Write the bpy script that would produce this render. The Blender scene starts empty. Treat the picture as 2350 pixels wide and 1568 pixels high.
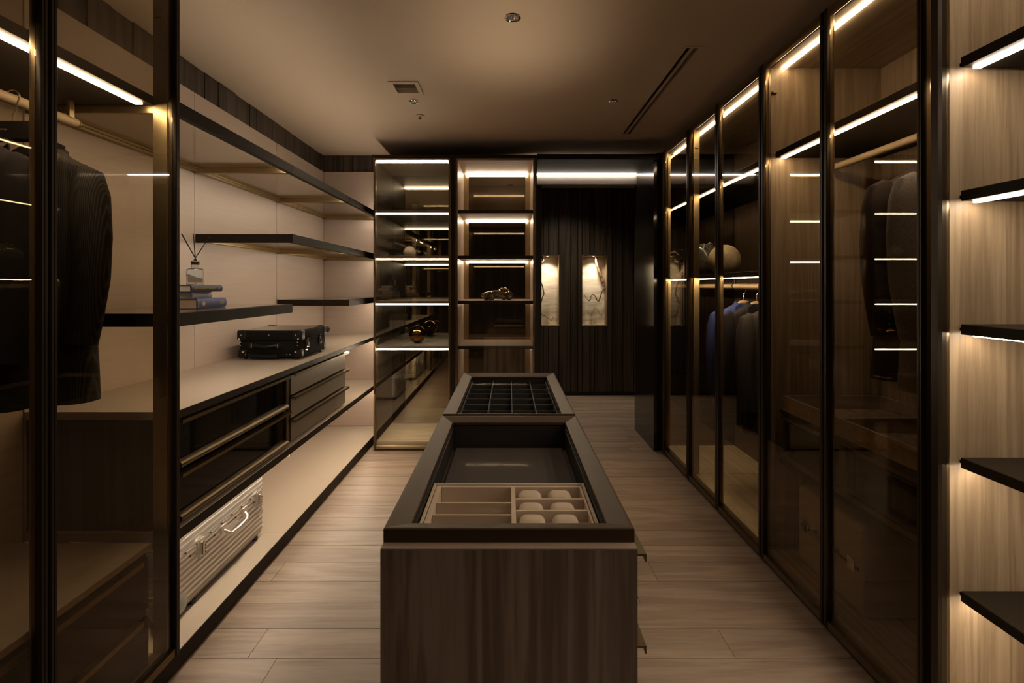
import bpy, bmesh, math, random
from mathutils import Vector, Matrix
from mathutils.geometry import delaunay_2d_cdt
random.seed(7)
sc = bpy.context.scene
PI = math.pi

# ---------------------------------------------------------------- camera
cam_d = bpy.data.cameras.new('camera'); cam = bpy.data.objects.new('camera', cam_d)
sc.collection.objects.link(cam); sc.camera = cam
cam.location = (0, 0, 1.45); cam.rotation_euler = (PI/2, 0, 0)
cam_d.sensor_width = 36; cam_d.lens = 1110/2350*36
cam_d.shift_y = -128/2350; cam_d.shift_x = 7/2350
cam_d.clip_start = 0.02
# ---------------------------------------------------------------- view, world
sc.view_settings.view_transform = 'Standard'; sc.view_settings.look = 'None'
sc.view_settings.exposure = 0.0; sc.view_settings.gamma = 1.0
sc.view_settings.use_curve_mapping = False
w = bpy.data.worlds.new('world'); sc.world = w; w.use_nodes = True
w.node_tree.nodes['Background'].inputs[0].default_value = (0.02, 0.015, 0.01, 1)
w.node_tree.nodes['Background'].inputs[1].default_value = 0.3
cy = sc.cycles
cy.use_denoising = True
cy.max_bounces = 12; cy.transparent_max_bounces = 32; cy.glossy_bounces = 6; cy.diffuse_bounces = 5
cy.transmission_bounces = 8; cy.sample_clamp_indirect = 4.0; cy.caustics_reflective = False; cy.caustics_refractive = False
LED = 48.0            # strength of the light strips
LEDC = (1.0, 0.82, 0.62)

# ceiling downlights: (x, y, watts, in view)
DOWN = [(0.018, 2.325, 16, 0.033), (-0.668, 3.385, 6, 0.026), (0.728, 3.375, 8, 0.026),
        (-0.668, 0.9, 17, 0.026), (0.728, 0.9, 9, 0.026), (0.018, -0.2, 22, 0.033), (0.75, 5.75, 150, 0.026)]  # last entry is added out of sight to light the passage planks
for x, y, e, r in DOWN:
    ld = bpy.data.lights.new('downlight_lamp', 'SPOT'); ld.energy = e; ld.color = (1, .80, .58)
    ld.spot_size = math.radians(125); ld.spot_blend = 1.0; ld.shadow_soft_size = 0.03
    lo = bpy.data.objects.new('downlight_lamp', ld); lo.location = (x, y, 2.77); sc.collection.objects.link(lo)

# added upward fill lights, standing in for glass bounce on the ceiling
for y in (1.565, 2.555):
    ld = bpy.data.lights.new('ceiling_bounce_fill', 'AREA'); ld.shape = 'RECTANGLE'; ld.size = .42; ld.size_y = .80; ld.energy = .9; ld.color = (1, .80, .58); ld.spread = math.radians(38)
    lo = bpy.data.objects.new('ceiling_bounce_fill', ld); lo.location = (0, y, .872); lo.rotation_euler = (PI, 0, 0); sc.collection.objects.link(lo)

# ---------------------------------------------------------------- helpers
def link(o): sc.collection.objects.link(o)
def thing(name, label, cat, loc=(0, 0, 0), group=None, rz=0):
    o = bpy.data.objects.new(name, None); link(o); o.location = loc; o.rotation_euler = (0, 0, rz)
    o.empty_display_size = 0.05
    o['label'] = label; o['category'] = cat
    if group: o['group'] = group
    return o
def tag(o, label, cat, group=None):
    o['label'] = label; o['category'] = cat
    if group: o['group'] = group
    return o
def origin(p):
    v = Vector((0, 0, 0))
    while p is not None: v += p.location; p = p.parent
    return v
def obj(name, bm, m, parent=None, label=None, smooth=False, local=False, loc=None):
    me = bpy.data.meshes.new(name)
    if parent is not None and not local: bmesh.ops.translate(bm, vec=-origin(parent), verts=bm.verts)
    if parent is None and loc is not None: bmesh.ops.translate(bm, vec=-Vector(loc), verts=bm.verts)
    bmesh.ops.recalc_face_normals(bm, faces=bm.faces)
    bm.to_mesh(me); bm.free()
    if smooth:
        me.shade_smooth(); 
        try: me.set_sharp_from_angle(angle=math.radians(40))
        except Exception: pass
    for mm in (m if isinstance(m, (list, tuple)) else [m]): me.materials.append(mm)
    o = bpy.data.objects.new(name, me); link(o)
    if parent is not None: o.parent = parent
    elif loc is not None: o.location = loc
    if label: o['label'] = label
    return o
def struct(name, bm, m, parent=None, smooth=False):
    o = obj(name, bm, m, parent, smooth=smooth)
    if parent is None: o['kind'] = 'structure'
    return o
def NB(): return bmesh.new()
def box(bm, x0, x1, y0, y1, z0, z1, bev=0, seg=1, rot=None):
    if x0 > x1: x0, x1 = x1, x0
    if y0 > y1: y0, y1 = y1, y0
    if z0 > z1: z0, z1 = z1, z0
    r = bmesh.ops.create_cube(bm, size=1)
    vs = r['verts']
    M = Matrix.Translation(((x0+x1)/2, (y0+y1)/2, (z0+z1)/2)) @ (rot or Matrix()) @ Matrix.Diagonal((x1-x0, y1-y0, z1-z0, 1))
    bmesh.ops.transform(bm, matrix=M, verts=vs)
    if bev > 0:
        es = list({e for v in vs for e in v.link_edges})
        bmesh.ops.bevel(bm, geom=es, offset=bev, segments=seg, profile=0.5, affect='EDGES')
    return bm
def prism(bm, poly, axis, a0, a1):
    """poly: 2-D points in the plane across axis ('x': (y,z), 'y': (x,z), 'z': (x,y))"""
    def P(p, a):
        return {'x': (a, p[0], p[1]), 'y': (p[0], a, p[1]), 'z': (p[0], p[1], a)}[axis]
    A = [bm.verts.new(P(p, a0)) for p in poly]; B_ = [bm.verts.new(P(p, a1)) for p in poly]
    n = len(poly)
    for i in range(n): bm.faces.new((A[i], A[(i+1) % n], B_[(i+1) % n], B_[i]))
    bm.faces.new(A[::-1]); bm.faces.new(B_)
    return bm
def tube(bm, pts, r, n=10, cap=True, sq=(1, 1)):
    pts = [Vector(p) for p in pts]; rs = r if isinstance(r, (list, tuple)) else [r]*len(pts)
    rings = []; up = Vector((0, 0, 1)); prev = None
    for i, p in enumerate(pts):
        d = (pts[min(i+1, len(pts)-1)] - pts[max(i-1, 0)]).normalized()
        if prev is None:
            a = up if abs(d.dot(up)) < .9 else Vector((0, 1, 0))
            u = d.cross(a).normalized()
        else:
            u = (prev - d*prev.dot(d)).normalized()
        v = d.cross(u); prev = u
        rings.append([bm.verts.new(p + (u*math.cos(2*PI*k/n)*sq[0] + v*math.sin(2*PI*k/n)*sq[1])*rs[i]) for k in range(n)])
    for a, b in zip(rings, rings[1:]):
        for k in range(n): bm.faces.new((a[k], a[(k+1) % n], b[(k+1) % n], b[k]))
    if cap: bm.faces.new(rings[0][::-1]); bm.faces.new(rings[-1])
    return bm
def lathe(bm, cx, cy_, prof, n=24, cap=True):
    rings = []
    for r, z in prof:
        if r < 1e-5: rings.append([bm.verts.new((cx, cy_, z))])
        else: rings.append([bm.verts.new((cx + r*math.cos(2*PI*k/n), cy_ + r*math.sin(2*PI*k/n), z)) for k in range(n)])
    for a, b in zip(rings, rings[1:]):
        for k in range(n):
            k2 = (k+1) % n
            if len(a) == 1 and len(b) == 1: continue
            if len(a) == 1: bm.faces.new((a[0], b[k2], b[k]))
            elif len(b) == 1: bm.faces.new((a[k], a[k2], b[0]))
            else: bm.faces.new((a[k], a[k2], b[k2], b[k]))
    if cap:
        if len(rings[0]) > 1: bm.faces.new(rings[0][::-1])
        if len(rings[-1]) > 1: bm.faces.new(rings[-1])
    return bm
def rrect(x0, x1, y0, y1, r, k=5):
    out = []
    for cx, cy_, a in ((x1-r, y1-r, 0), (x0+r, y1-r, PI/2), (x0+r, y0+r, PI), (x1-r, y0+r, 1.5*PI)):
        for i in range(k+1):
            t = a + PI/2*i/k; out.append((cx + r*math.cos(t), cy_ + r*math.sin(t)))
    return out
def loft(bm, rings, cap=True, closed=True):
    R = [[bm.verts.new(p) for p in ring] for ring in rings]; n = len(R[0])
    for a, b in zip(R, R[1:]):
        for k in range(n if closed else n-1): bm.faces.new((a[k], a[(k+1) % n], b[(k+1) % n], b[k]))
    if cap and closed: bm.faces.new(R[0][::-1]); bm.faces.new(R[-1])
    return bm
def sq_ell(bm, c, s, e=0.6, nu=20, nv=10):
    f = lambda v: math.copysign(abs(v)**e, v)
    prof = []
    for j in range(nv+1):
        ph = -PI/2 + PI*j/nv
        prof.append([(c[0]+s[0]*f(math.cos(ph))*f(math.cos(2*PI*k/nu)), c[1]+s[1]*f(math.cos(ph))*f(math.sin(2*PI*k/nu)), c[2]+s[2]*f(math.sin(ph))) for k in range(nu)])
    loft(bm, prof, cap=False); bmesh.ops.remove_doubles(bm, verts=bm.verts, dist=1e-5)
    return bm
def text_mesh(name, txt, size, m, parent, M, extrude=0.0002):
    c = bpy.data.curves.new(name, 'FONT'); c.body = txt; c.size = size; c.extrude = extrude; c.resolution_u = 2
    c.align_x = 'CENTER'; c.align_y = 'CENTER'
    t = bpy.data.objects.new('tmp', c); me = bpy.data.meshes.new_from_object(t)
    bpy.data.objects.remove(t)
    me.transform(Matrix.Translation(-origin(parent)) @ M); me.materials.clear(); me.materials.append(m)
    o = bpy.data.objects.new(name, me); link(o); o.parent = parent
    return o

# ---------------------------------------------------------------- materials
def nodes(name):
    m = bpy.data.materials.new(name); m.use_nodes = True
    nt = m.node_tree; return m, nt, nt.nodes['Principled BSDF']
def mat(name, col, rough=.5, metal=0.0, bump=0, bscale=200, var=0.0, coat=0, spec=None):
    m, nt, b = nodes(name)
    b.inputs['Base Color'].default_value = (*col, 1); b.inputs['Roughness'].default_value = rough
    b.inputs['Metallic'].default_value = metal
    if coat: b.inputs['Coat Weight'].default_value = coat; b.inputs['Coat Roughness'].default_value = .1
    if spec is not None: b.inputs['Specular IOR Level'].default_value = spec
    tc = nt.nodes.new('ShaderNodeTexCoord'); nz = nt.nodes.new('ShaderNodeTexNoise')
    nz.inputs['Scale'].default_value = bscale; nz.inputs['Detail'].default_value = 3
    nt.links.new(tc.outputs['Object'], nz.inputs['Vector'])
    if bump:
        bp = nt.nodes.new('ShaderNodeBump'); bp.inputs['Strength'].default_value = bump; bp.inputs['Distance'].default_value = .001
        nt.links.new(nz.outputs['Fac'], bp.inputs['Height']); nt.links.new(bp.outputs['Normal'], b.inputs['Normal'])
    v = var or .06
    mx = nt.nodes.new('ShaderNodeMixRGB'); mx.blend_type = 'MIX'
    mx.inputs[1].default_value = (*[c*(1-v) for c in col], 1); mx.inputs[2].default_value = (*[min(1, c*(1+v)) for c in col], 1)
    nt.links.new(nz.outputs['Fac'], mx.inputs[0]); nt.links.new(mx.outputs[0], b.inputs['Base Color'])
    return m
def wood(name, c1, c2, grain='z', fine=60, coarse=6, rough=.5, figure=.35, bump=.15, per_obj=0.0, spec=.5, stretch=.04):
    """procedural timber; grain runs along the given axis"""
    m, nt, b = nodes(name); L = nt.links.new
    tc = nt.nodes.new('ShaderNodeTexCoord'); mp = nt.nodes.new('ShaderNodeMapping')
    k_ = stretch; s = {'x': (k_, 1, 1), 'y': (1, k_, 1), 'z': (1, 1, k_)}[grain]
    mp.inputs['Scale'].default_value = s
    oi = nt.nodes.new('ShaderNodeObjectInfo'); ad = nt.nodes.new('ShaderNodeVectorMath'); ad.operation = 'ADD'
    cmb = nt.nodes.new('ShaderNodeCombineXYZ'); ml = nt.nodes.new('ShaderNodeMath'); ml.operation = 'MULTIPLY'; ml.inputs[1].default_value = 37.0
    L(oi.outputs['Random'], ml.inputs[0]); L(ml.outputs[0], cmb.inputs[0]); L(ml.outputs[0], cmb.inputs[1]); L(ml.outputs[0], cmb.inputs[2])
    L(tc.outputs['Object'], ad.inputs[0]); L(cmb.outputs[0], ad.inputs[1]); L(ad.outputs[0], mp.inputs['Vector'])
    n1 = nt.nodes.new('ShaderNodeTexNoise'); n1.inputs['Scale'].default_value = fine; n1.inputs['Detail'].default_value = 6; n1.inputs['Roughness'].default_value = .65
    n2 = nt.nodes.new('ShaderNodeTexNoise'); n2.inputs['Scale'].default_value = coarse; n2.inputs['Detail'].default_value = 4; n2.inputs['Distortion'].default_value = 1.2
    L(mp.outputs[0], n1.inputs['Vector']); L(mp.outputs[0], n2.inputs['Vector'])
    wv = nt.nodes.new('ShaderNodeMath'); wv.operation = 'SINE'; wm = nt.nodes.new('ShaderNodeMath'); wm.operation = 'MULTIPLY'; wm.inputs[1].default_value = 30
    L(n2.outputs['Fac'], wm.inputs[0]); L(wm.outputs[0], wv.inputs[0])
    mix = nt.nodes.new('ShaderNodeMath'); mix.operation = 'MULTIPLY_ADD'; mix.inputs[1].default_value = figure*.5
    L(wv.outputs[0], mix.inputs[0]); L(n1.outputs['Fac'], mix.inputs[2])
    cr = nt.nodes.new('ShaderNodeValToRGB'); cr.color_ramp.elements[0].position = .25; cr.color_ramp.elements[1].position = .75
    cr.color_ramp.elements[0].color = (*c1, 1); cr.color_ramp.elements[1].color = (*c2, 1)
    L(mix.outputs[0], cr.inputs[0])
    hs = nt.nodes.new('ShaderNodeHueSaturation'); L(cr.outputs[0], hs.inputs['Color'])
    if per_obj:
        mr = nt.nodes.new('ShaderNodeMapRange'); mr.inputs['To Min'].default_value = 1-per_obj; mr.inputs['To Max'].default_value = 1+per_obj
        L(oi.outputs['Random'], mr.inputs[0]); L(mr.outputs[0], hs.inputs['Value'])
    L(hs.outputs[0], b.inputs['Base Color'])
    b.inputs['Roughness'].default_value = rough; b.inputs['Specular IOR Level'].default_value = spec
    bp = nt.nodes.new('ShaderNodeBump'); bp.inputs['Strength'].default_value = bump; bp.inputs['Distance'].default_value = .001
    L(mix.outputs[0], bp.inputs['Height']); L(bp.outputs['Normal'], b.inputs['Normal'])
    return m
def emit(name, col, s):
    m = bpy.data.materials.new(name); m.use_nodes = True; nt = m.node_tree; nt.nodes.clear()
    e = nt.nodes.new('ShaderNodeEmission'); e.inputs[0].default_value = (*col, 1); e.inputs[1].default_value = s
    o = nt.nodes.new('ShaderNodeOutputMaterial'); nt.links.new(e.outputs[0], o.inputs[0]); return m
def glass(name, tint, refl, ior=.8, rough=0.0):
    """thin pane: tinted see-through plus a sharp Fresnel reflection"""
    m = bpy.data.materials.new(name); m.use_nodes = True; nt = m.node_tree; nt.nodes.clear(); L = nt.links.new
    t = nt.nodes.new('ShaderNodeBsdfTransparent'); t.inputs[0].default_value = (*tint, 1)
    g = nt.nodes.new('ShaderNodeBsdfGlossy'); g.inputs['Roughness'].default_value = rough; g.inputs[0].default_value = (1, .95, .86, 1)
    # Schlick reflectance from |N.I|, the same on both faces of the pane
    ge = nt.nodes.new('ShaderNodeNewGeometry'); dt = nt.nodes.new('ShaderNodeVectorMath'); dt.operation = 'DOT_PRODUCT'
    L(ge.outputs['Normal'], dt.inputs[0]); L(ge.outputs['Incoming'], dt.inputs[1])
    ab = nt.nodes.new('ShaderNodeMath'); ab.operation = 'ABSOLUTE'; L(dt.outputs['Value'], ab.inputs[0])
    om = nt.nodes.new('ShaderNodeMath'); om.operation = 'SUBTRACT'; om.inputs[0].default_value = 1; L(ab.outputs[0], om.inputs[1])
    pw = nt.nodes.new('ShaderNodeMath'); pw.operation = 'POWER'; pw.inputs[1].default_value = 5; L(om.outputs[0], pw.inputs[0])
    ml = nt.nodes.new('ShaderNodeMath'); ml.operation = 'MULTIPLY_ADD'; ml.inputs[1].default_value = ior; ml.inputs[2].default_value = refl; ml.use_clamp = True
    L(pw.outputs[0], ml.inputs[0])
    mx = nt.nodes.new('ShaderNodeMixShader'); L(ml.outputs[0], mx.inputs[0]); L(t.outputs[0], mx.inputs[1]); L(g.outputs[0], mx.inputs[2])
    o = nt.nodes.new('ShaderNodeOutputMaterial'); L(mx.outputs[0], o.inputs[0]); return m

M_ceil = mat('ceiling_paint', (.57, .445, .325), .7, var=.015, bscale=3)
M_cbase = wood('pale_oak_base', (.50, .40, .26), (.72, .60, .42), 'x', 75, 9, .45, .25, .1)
M_tan = wood('tan_back_panel', (.36, .26, .17), (.44, .33, .22), 'y', 60, 5, .5, .15, .1)
M_rbase = wood('pale_walnut_base', (.46, .36, .22), (.70, .57, .38), 'y', 75, 9, .45, .3, .1)
M_dplank = wood('dark_oak_planks', (.035, .025, .017), (.080, .058, .041), 'z', 70, 5, .55, .5, .5, per_obj=.15)
M_floor = wood('floor_oak', (.225, .160, .118), (.325, .243, .185), 'x', 60, 4.5, .42, .42, .25, per_obj=.08, stretch=.10)
M_joint = mat('floor_joint', (.05, .035, .025), .8)
M_panel = wood('beige_wall_panel', (.50, .395, .32), (.55, .44, .365), 'y', 60, 5, .42, .10, .10)
M_panelx = wood('beige_wall_panel_cross', (.50, .395, .32), (.55, .44, .365), 'x', 60, 5, .42, .10, .10)
M_top = mat('beige_lacquer_top', (.46, .38, .30), .28, var=.03, bscale=5)
M_gloss = mat('glossy_shelf_panel', (.46, .39, .31), .13, 0.75, var=.02, bscale=4)
M_bronze = mat('dark_bronze', (.17, .122, .065), .32, .85)
M_edge = mat('dark_bronze_edge', (.022, .016, .010), .5, 0, spec=.12)
M_brass = mat('champagne_brass', (.36, .275, .15), .34, .95)
M_frame = mat('island_bronze', (.062, .037, .020), .42, 0, spec=.22)
M_outer = mat('shaded_reeded_bronze', (.030, .021, .013), .33, .35, spec=.3)  # frame bronze darkened: shade of the unlit aisle side put into the colour
M_black = mat('black_lacquer', (.012, .009, .007), .12, 0)
M_blackm = mat('black_matt', (.010, .008, .007), .5)
M_lwood = wood('light_walnut', (.235, .165, .10), (.39, .29, .185), 'z', 85, 9, .5, .30, .15)
M_lwoodx = wood('light_walnut_x', (.34, .25, .16), (.52, .41, .27), 'x', 75, 9, .45, .30, .1)
M_lwoody = wood('light_walnut_y', (.34, .25, .16), (.52, .41, .27), 'y', 75, 9, .45, .30, .1)
M_iwood = wood('grey_walnut', (.155, .112, .087), (.31, .235, .19), 'z', 70, 7, .5, .45, .2)
M_iwoodx = wood('grey_walnut_top', (.26, .19, .145), (.36, .27, .21), 'x', 70, 7, .5, .3, .1)
M_mirror = mat('smoked_mirror', (.34, .31, .25), .01, 1.0, var=.001)
M_mirrord = mat('dark_smoked_mirror', (.15, .12, .085), .015, 1.0, var=.001)
M_brownb = mat('brown_leather_back', (.085, .055, .035), .35, .2)
M_led = emit('warm_light_strip', LEDC, LED)
M_ledw = emit('neutral_light_strip', (1, .90, .78), LED*.75)
M_ledhi = emit('bright_light_strip', LEDC, LED*2.4)
M_ledup = emit('warm_uplight_strip', LEDC, LED*.42)
M_pane = glass('smoked_pane', (.77, .715, .62), .04)
M_paneB = glass('clear_smoked_pane', (.91, .90, .86), .085)
M_panec = glass('clear_pane', (.98, .98, .97), .0, ior=.01)
M_blackglass = mat('black_drawer_glass', (.003, .003, .003), .03, 0, spec=.3)
M_felt = mat('charcoal_felt', (.070, .058, .055), .9, bump=.3, bscale=600)
M_dark = mat('dark_lining', (.020, .015, .012), .6)
M_suede = mat('taupe_suede', (.40, .32, .25), .85, bump=.3, bscale=500)
M_suedep = mat('pale_suede', (.62, .51, .41), .85, bump=.3, bscale=500)
M_alu = mat('brushed_aluminium', (.86, .83, .78), .30, .96, bump=.05, bscale=80)
M_chrome = mat('chrome', (.85, .83, .8), .08, 1.0)
M_blkleather = mat('black_leather', (.008, .007, .0065), .40, bump=.3, bscale=300, spec=.3)
M_rubber = mat('black_rubber', (.015, .015, .015), .5)
M_cream = mat('cream_leather', (.42, .36, .28), .5, bump=.2)
M_alur = mat('rod_leather', (.46, .34, .21), .45, bump=.1)

def led_strip(parent, x0, x1, y0, y1, z0, z1, m=None):
    return obj('led_strip', box(NB(), x0, x1, y0, y1, z0, z1), m or M_led, parent)

# ================================================================ SETTING
# ceiling with openings
CZ = 2.74
def ceiling():
    X0, X1, Y0, Y1 = -1.95, 2.15, -1.4, 6.7
    holes = [[(x + r*math.cos(2*PI*k/20), y + r*math.sin(2*PI*k/20)) for k in range(20)] for x, y, e, r in DOWN]
    holes.append([(-.74, 3.075), (-.60, 3.075), (-.60, 3.225), (-.74, 3.225)])
    holes.append([(.955, 2.62), (1.035, 2.62), (1.035, 4.10), (.955, 4.10)])
    vs = [Vector(p) for p in ((X0, Y0), (X1, Y0), (X1, Y1), (X0, Y1))]
    faces = [[0, 1, 2, 3]]; hl = []
    for h in holes:
        i0 = len(vs); vs += [Vector(p) for p in h]; faces.append(list(range(i0, len(vs))))
    ov, oe, of, _, _, fo = delaunay_2d_cdt(vs, [], faces, 0, 1e-6)
    bm = NB(); V = [bm.verts.new((v.x, v.y, CZ)) for v in ov]
    for f, src in zip(of, fo):
        if len(src) == 1 and src[0] == 0: bm.faces.new([V[i] for i in f])
    r = bmesh.ops.extrude_face_region(bm, geom=list(bm.faces))
    bmesh.ops.translate(bm, vec=(0, 0, .12), verts=[g for g in r['geom'] if isinstance(g, bmesh.types.BMVert)])
    return bm
struct('ceiling', ceiling(), M_ceil)
# floor: sub floor plus planks
fl = struct('floor', box(NB(), -1.95, 2.15, -1.4, 6.7, -.05, -.006), M_joint)
PW = .1633
fixed = {0: -1.018, 2: .60}
k0 = int((-1.3-1.882)/PW)
for k in range(k0, 28):
    y0 = 1.882 + k*PW
    if y0 + PW > 6.65: break
    cuts = [-1.94]
    first = fixed.get(k, random.uniform(-1.3, .9))
    L = random.choice([1.9, 2.1, 2.3])
    c = first
    while c - L > -1.94: c -= L
    while c < 2.1: cuts.append(c); c += L
    cuts.append(2.14)
    for a, b in zip(cuts, cuts[1:]):
        if b-a < .02: continue
        bm = box(NB(), a+.0009, b-.0009, y0+.0012, y0+PW-.0012, -.006, 0)
        struct('floor_plank', bm, M_floor, fl)
# walls
struct('wall_left', box(NB(), -1.95, -1.86, -1.4, 4.83, 0, CZ), M_dark).name = 'wall_left'
wl = bpy.data.objects['wall_left']
y = -1.35
while y < 4.78:
    wd = random.choice([.085, .13, .19, .24]); y1 = min(y+wd, 4.78); d = random.choice([0, .004, .008])
    struct('wall_plank', box(NB(), -1.86, -1.842+d, y+.002, y1-.002, 2.40, CZ-.001), M_dplank, wl); y = y1
wb = struct('wall_back', box(NB(), -1.95, .33, 4.90, 5.0, 0, CZ), M_dark)
struct('wall_back_return', box(NB(), -1.86, -1.19, 4.80, 4.899, 0, CZ-.001), M_dark, wb)
for a, b in ((-1.84, -1.80), (-1.80, -1.735), (-1.735, -1.64), (-1.64, -1.55), (-1.55, -1.35), (-1.35, -1.195)):
    struct('wall_plank', box(NB(), a+.002, b-.002, 4.784, 4.80, 2.40, CZ-.001), M_dplank, wb)
wr = struct('wall_right', box(NB(), 2.0, 2.1, -1.4, 6.7, 0, CZ), M_dplank)
wf = struct('wall_front', box(NB(), -1.95, 2.1, -1.4, -1.3, 0, CZ), M_dplank)
wpl = struct('wall_passage', box(NB(), -.45, -.35, 5.0, 6.7, 0, CZ), M_dplank)
# far wall of planks with two niches
WY = 6.39
wfar = struct('wall_far', box(NB(), -.45, 2.1, WY+.22, WY+.30, 0, CZ), M_dark)
xs = [-.34, -.2, -.05, .1, .22, .302, .368, .4525, .524, .6585, .8157, .911, .9705, 1.067, 1.128, 1.294, 1.364, 1.506, 1.649, 1.78, 1.9, 2.0]
N1 = (.368, .6585); N2 = (.9705, 1.294); NZ0, NZ1 = .926, 1.847
for a, b in zip(xs, xs[1:]):
    d = random.choice([0, .003, .006])
    inn = any(a >= n[0]-.001 and b <= n[1]+.001 for n in (N1, N2))
    for z0, z1 in (((.05, NZ0), (NZ1, CZ-.001)) if inn else ((.05, CZ-.001),)):
        bm = box(NB(), a+.0045, b-.0045, WY-d, WY+.03, z0, z1, .0015)
        struct('wall_plank', bm, M_dplank, wfar)
struct('plank_backing', box(NB(), -.34, N1[0], WY+.03, WY+.06, .05, CZ-.001), M_blackm, wfar)
bm = NB()
box(bm, N1[1], N2[0], WY+.03, WY+.06, .05, CZ-.001); box(bm, N2[1], 2.0, WY+.03, WY+.06, .05, CZ-.001)
for n in (N1, N2): box(bm, n[0], n[1], WY+.03, WY+.06, .05, NZ0-.001); box(bm, n[0], n[1], WY+.03, WY+.06, NZ1+.001, CZ-.001)
struct('plank_backing', bm, M_blackm, wfar)
struct('baseboard_far', box(NB(), -.34, 2.0, WY+.005, WY+.0295, .001, .048), M_blackm)
# travertine for the niches
def travertine():
    m, nt, b = nodes('travertine'); L = nt.links.new
    tc = nt.nodes.new('ShaderNodeTexCoord'); mp = nt.nodes.new('ShaderNodeMapping'); mp.inputs['Scale'].default_value = (1.2, 1, 6)
    n = nt.nodes.new('ShaderNodeTexNoise'); n.inputs['Scale'].default_value = 3; n.inputs['Detail'].default_value = 8; n.inputs['Distortion'].default_value = .6
    cr = nt.nodes.new('ShaderNodeValToRGB'); cr.color_ramp.elements[0].position = .35; cr.color_ramp.elements[0].color = (.58, .46, .32, 1)
    cr.color_ramp.elements[1].position = .6; cr.color_ramp.elements[1].color = (.78, .70, .57, 1)
    L(tc.outputs['Object'], mp.inputs[0]); L(mp.outputs[0], n.inputs['Vector']); L(n.outputs['Fac'], cr.inputs[0]); L(cr.outputs[0], b.inputs['Base Color'])
    b.inputs['Roughness'].default_value = .6; return m
M_trav = travertine()
for i, n in enumerate((N1, N2)):
    struct('niche_back', box(NB(), n[0], n[1], WY+.17, WY+.19, NZ0, NZ1), M_trav, wfar)
    bm = NB()
    box(bm, n[0]-.012, n[0], WY+.001, WY+.19, NZ0-.01, NZ1+.01); box(bm, n[1], n[1]+.012, WY+.001, WY+.19, NZ0-.01, NZ1+.01)
    struct('niche_side', bm, M_lwood, wfar)
    bm = NB(); box(bm, n[0], n[1], WY+.001, WY+.19, NZ0-.012, NZ0); box(bm, n[0], n[1], WY+.001, WY+.19, NZ1, NZ1+.012)
    struct('niche_shelf', bm, M_lwoodx, wfar)
    cx = (n[0]+n[1])/2
    t = thing('niche_downlight', ['small round spotlight in the ceiling of the left niche', 'small round spotlight in the ceiling of the right niche'][i], 'spotlight', (cx, WY+.08, NZ1-.004), 'spotlights of the niches')
    obj('ring', lathe(NB(), cx, WY+.08, [(.014, NZ1-.006), (.021, NZ1-.006), (.021, NZ1-.0005), (.014, NZ1-.0005)], 20, False), M_chrome, t)
    obj('lens', lathe(NB(), cx, WY+.08, [(.014, NZ1-.003), (0, NZ1-.003)], 20, False), emit('niche_lamp', (1, .82, .6), 30), t)
    ld = bpy.data.lights.new('niche_lamp', 'SPOT'); ld.energy = 19; ld.color = (1, .86, .66); ld.spot_size = math.radians(125); ld.spot_blend = 1.0; ld.shadow_soft_size = .012
    lo = bpy.data.objects.new('niche_lamp', ld); lo.location = (cx, WY+.03, NZ1-.012); link(lo)

# ceiling fittings
labs = ['round chrome recessed downlight above the middle of the island, nearest of those in view',
        'small recessed downlight between the square vent and the smoke detector',
        'small recessed downlight left of the long slot air diffuser',
        'recessed downlight over the left aisle, behind the camera end', 'recessed downlight over the right aisle, behind the camera end',
        'large recessed downlight behind the camera position', 'added unseen downlight lighting the passage before the niches']
M_lens = emit('downlight_lens', (1, .85, .65), 1.2)
for i, (x, y, e, r) in enumerate(DOWN):
    t = thing('downlight', labs[i], 'downlight', (x, y, CZ), 'recessed downlights')
    obj('rim', lathe(NB(), x, y, [(r*.86, CZ-.001), (r*.9, CZ-.005), (r*1.18, CZ-.004), (r*1.22, CZ-.0005)], 28, False), M_chrome, t, smooth=True)
    obj('reflector', lathe(NB(), x, y, [(r*.86, CZ-.001), (r*.8, CZ+.02), (r*.6, CZ+.045), (r*.45, CZ+.06)], 28, False), M_chrome, t, smooth=True)
t = thing('ceiling_vent', 'square slatted vent grille on the left of the ceiling', 'vent', (-.67, 3.15, CZ))
bm = NB()
box(bm, -.765, -.74, 3.05, 3.25, CZ-.006, CZ-.0005); box(bm, -.60, -.575, 3.05, 3.25, CZ-.006, CZ-.0005)
box(bm, -.7395, -.6005, 3.05, 3.075, CZ-.006, CZ-.0005); box(bm, -.7395, -.6005, 3.225, 3.25, CZ-.006, CZ-.0005)
obj('frame', bm, M_ceil, t)
sl = None
for k in range(7):
    if sl is None:
        sl = obj('slat', box(NB(), -.7395, -.6005, -.009+3.086, 3.086+.005, CZ+.001, CZ+.004, rot=Matrix.Rotation(.5, 4, 'X')), M_ceil, t)
    else:
        c = sl.copy(); link(c); c.parent = t; c.location = (0, .0205*k, 0)
obj('backing', box(NB(), -.7395, -.6005, 3.076, 3.224, CZ+.03, CZ+.035), mat('vent_dark', (.10, .075, .055), .8), t)
t = thing('slot_diffuser', 'long linear air diffuser with two black slots on the right of the ceiling', 'air diffuser', (.995, 3.36, CZ))
bm = NB()
box(bm, .945, .962, 2.60, 4.12, CZ-.004, CZ-.0005); box(bm, 1.029, 1.055, 2.60, 4.12, CZ-.004, CZ-.0005)
box(bm, .9625, 1.0285, 2.60, 2.62, CZ-.004, CZ-.0005); box(bm, .9625, 1.0285, 4.10, 4.12, CZ-.004, CZ-.0005)
obj('frame', bm, M_ceil, t)
obj('center_bar', box(NB(), .990, 1.001, 2.6205, 4.0995, CZ-.004, CZ+.01), M_ceil, t)
obj('deflector', box(NB(), .974, .976, 2.6205, 4.0995, CZ+.004, CZ+.03), M_edge, t)
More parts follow.
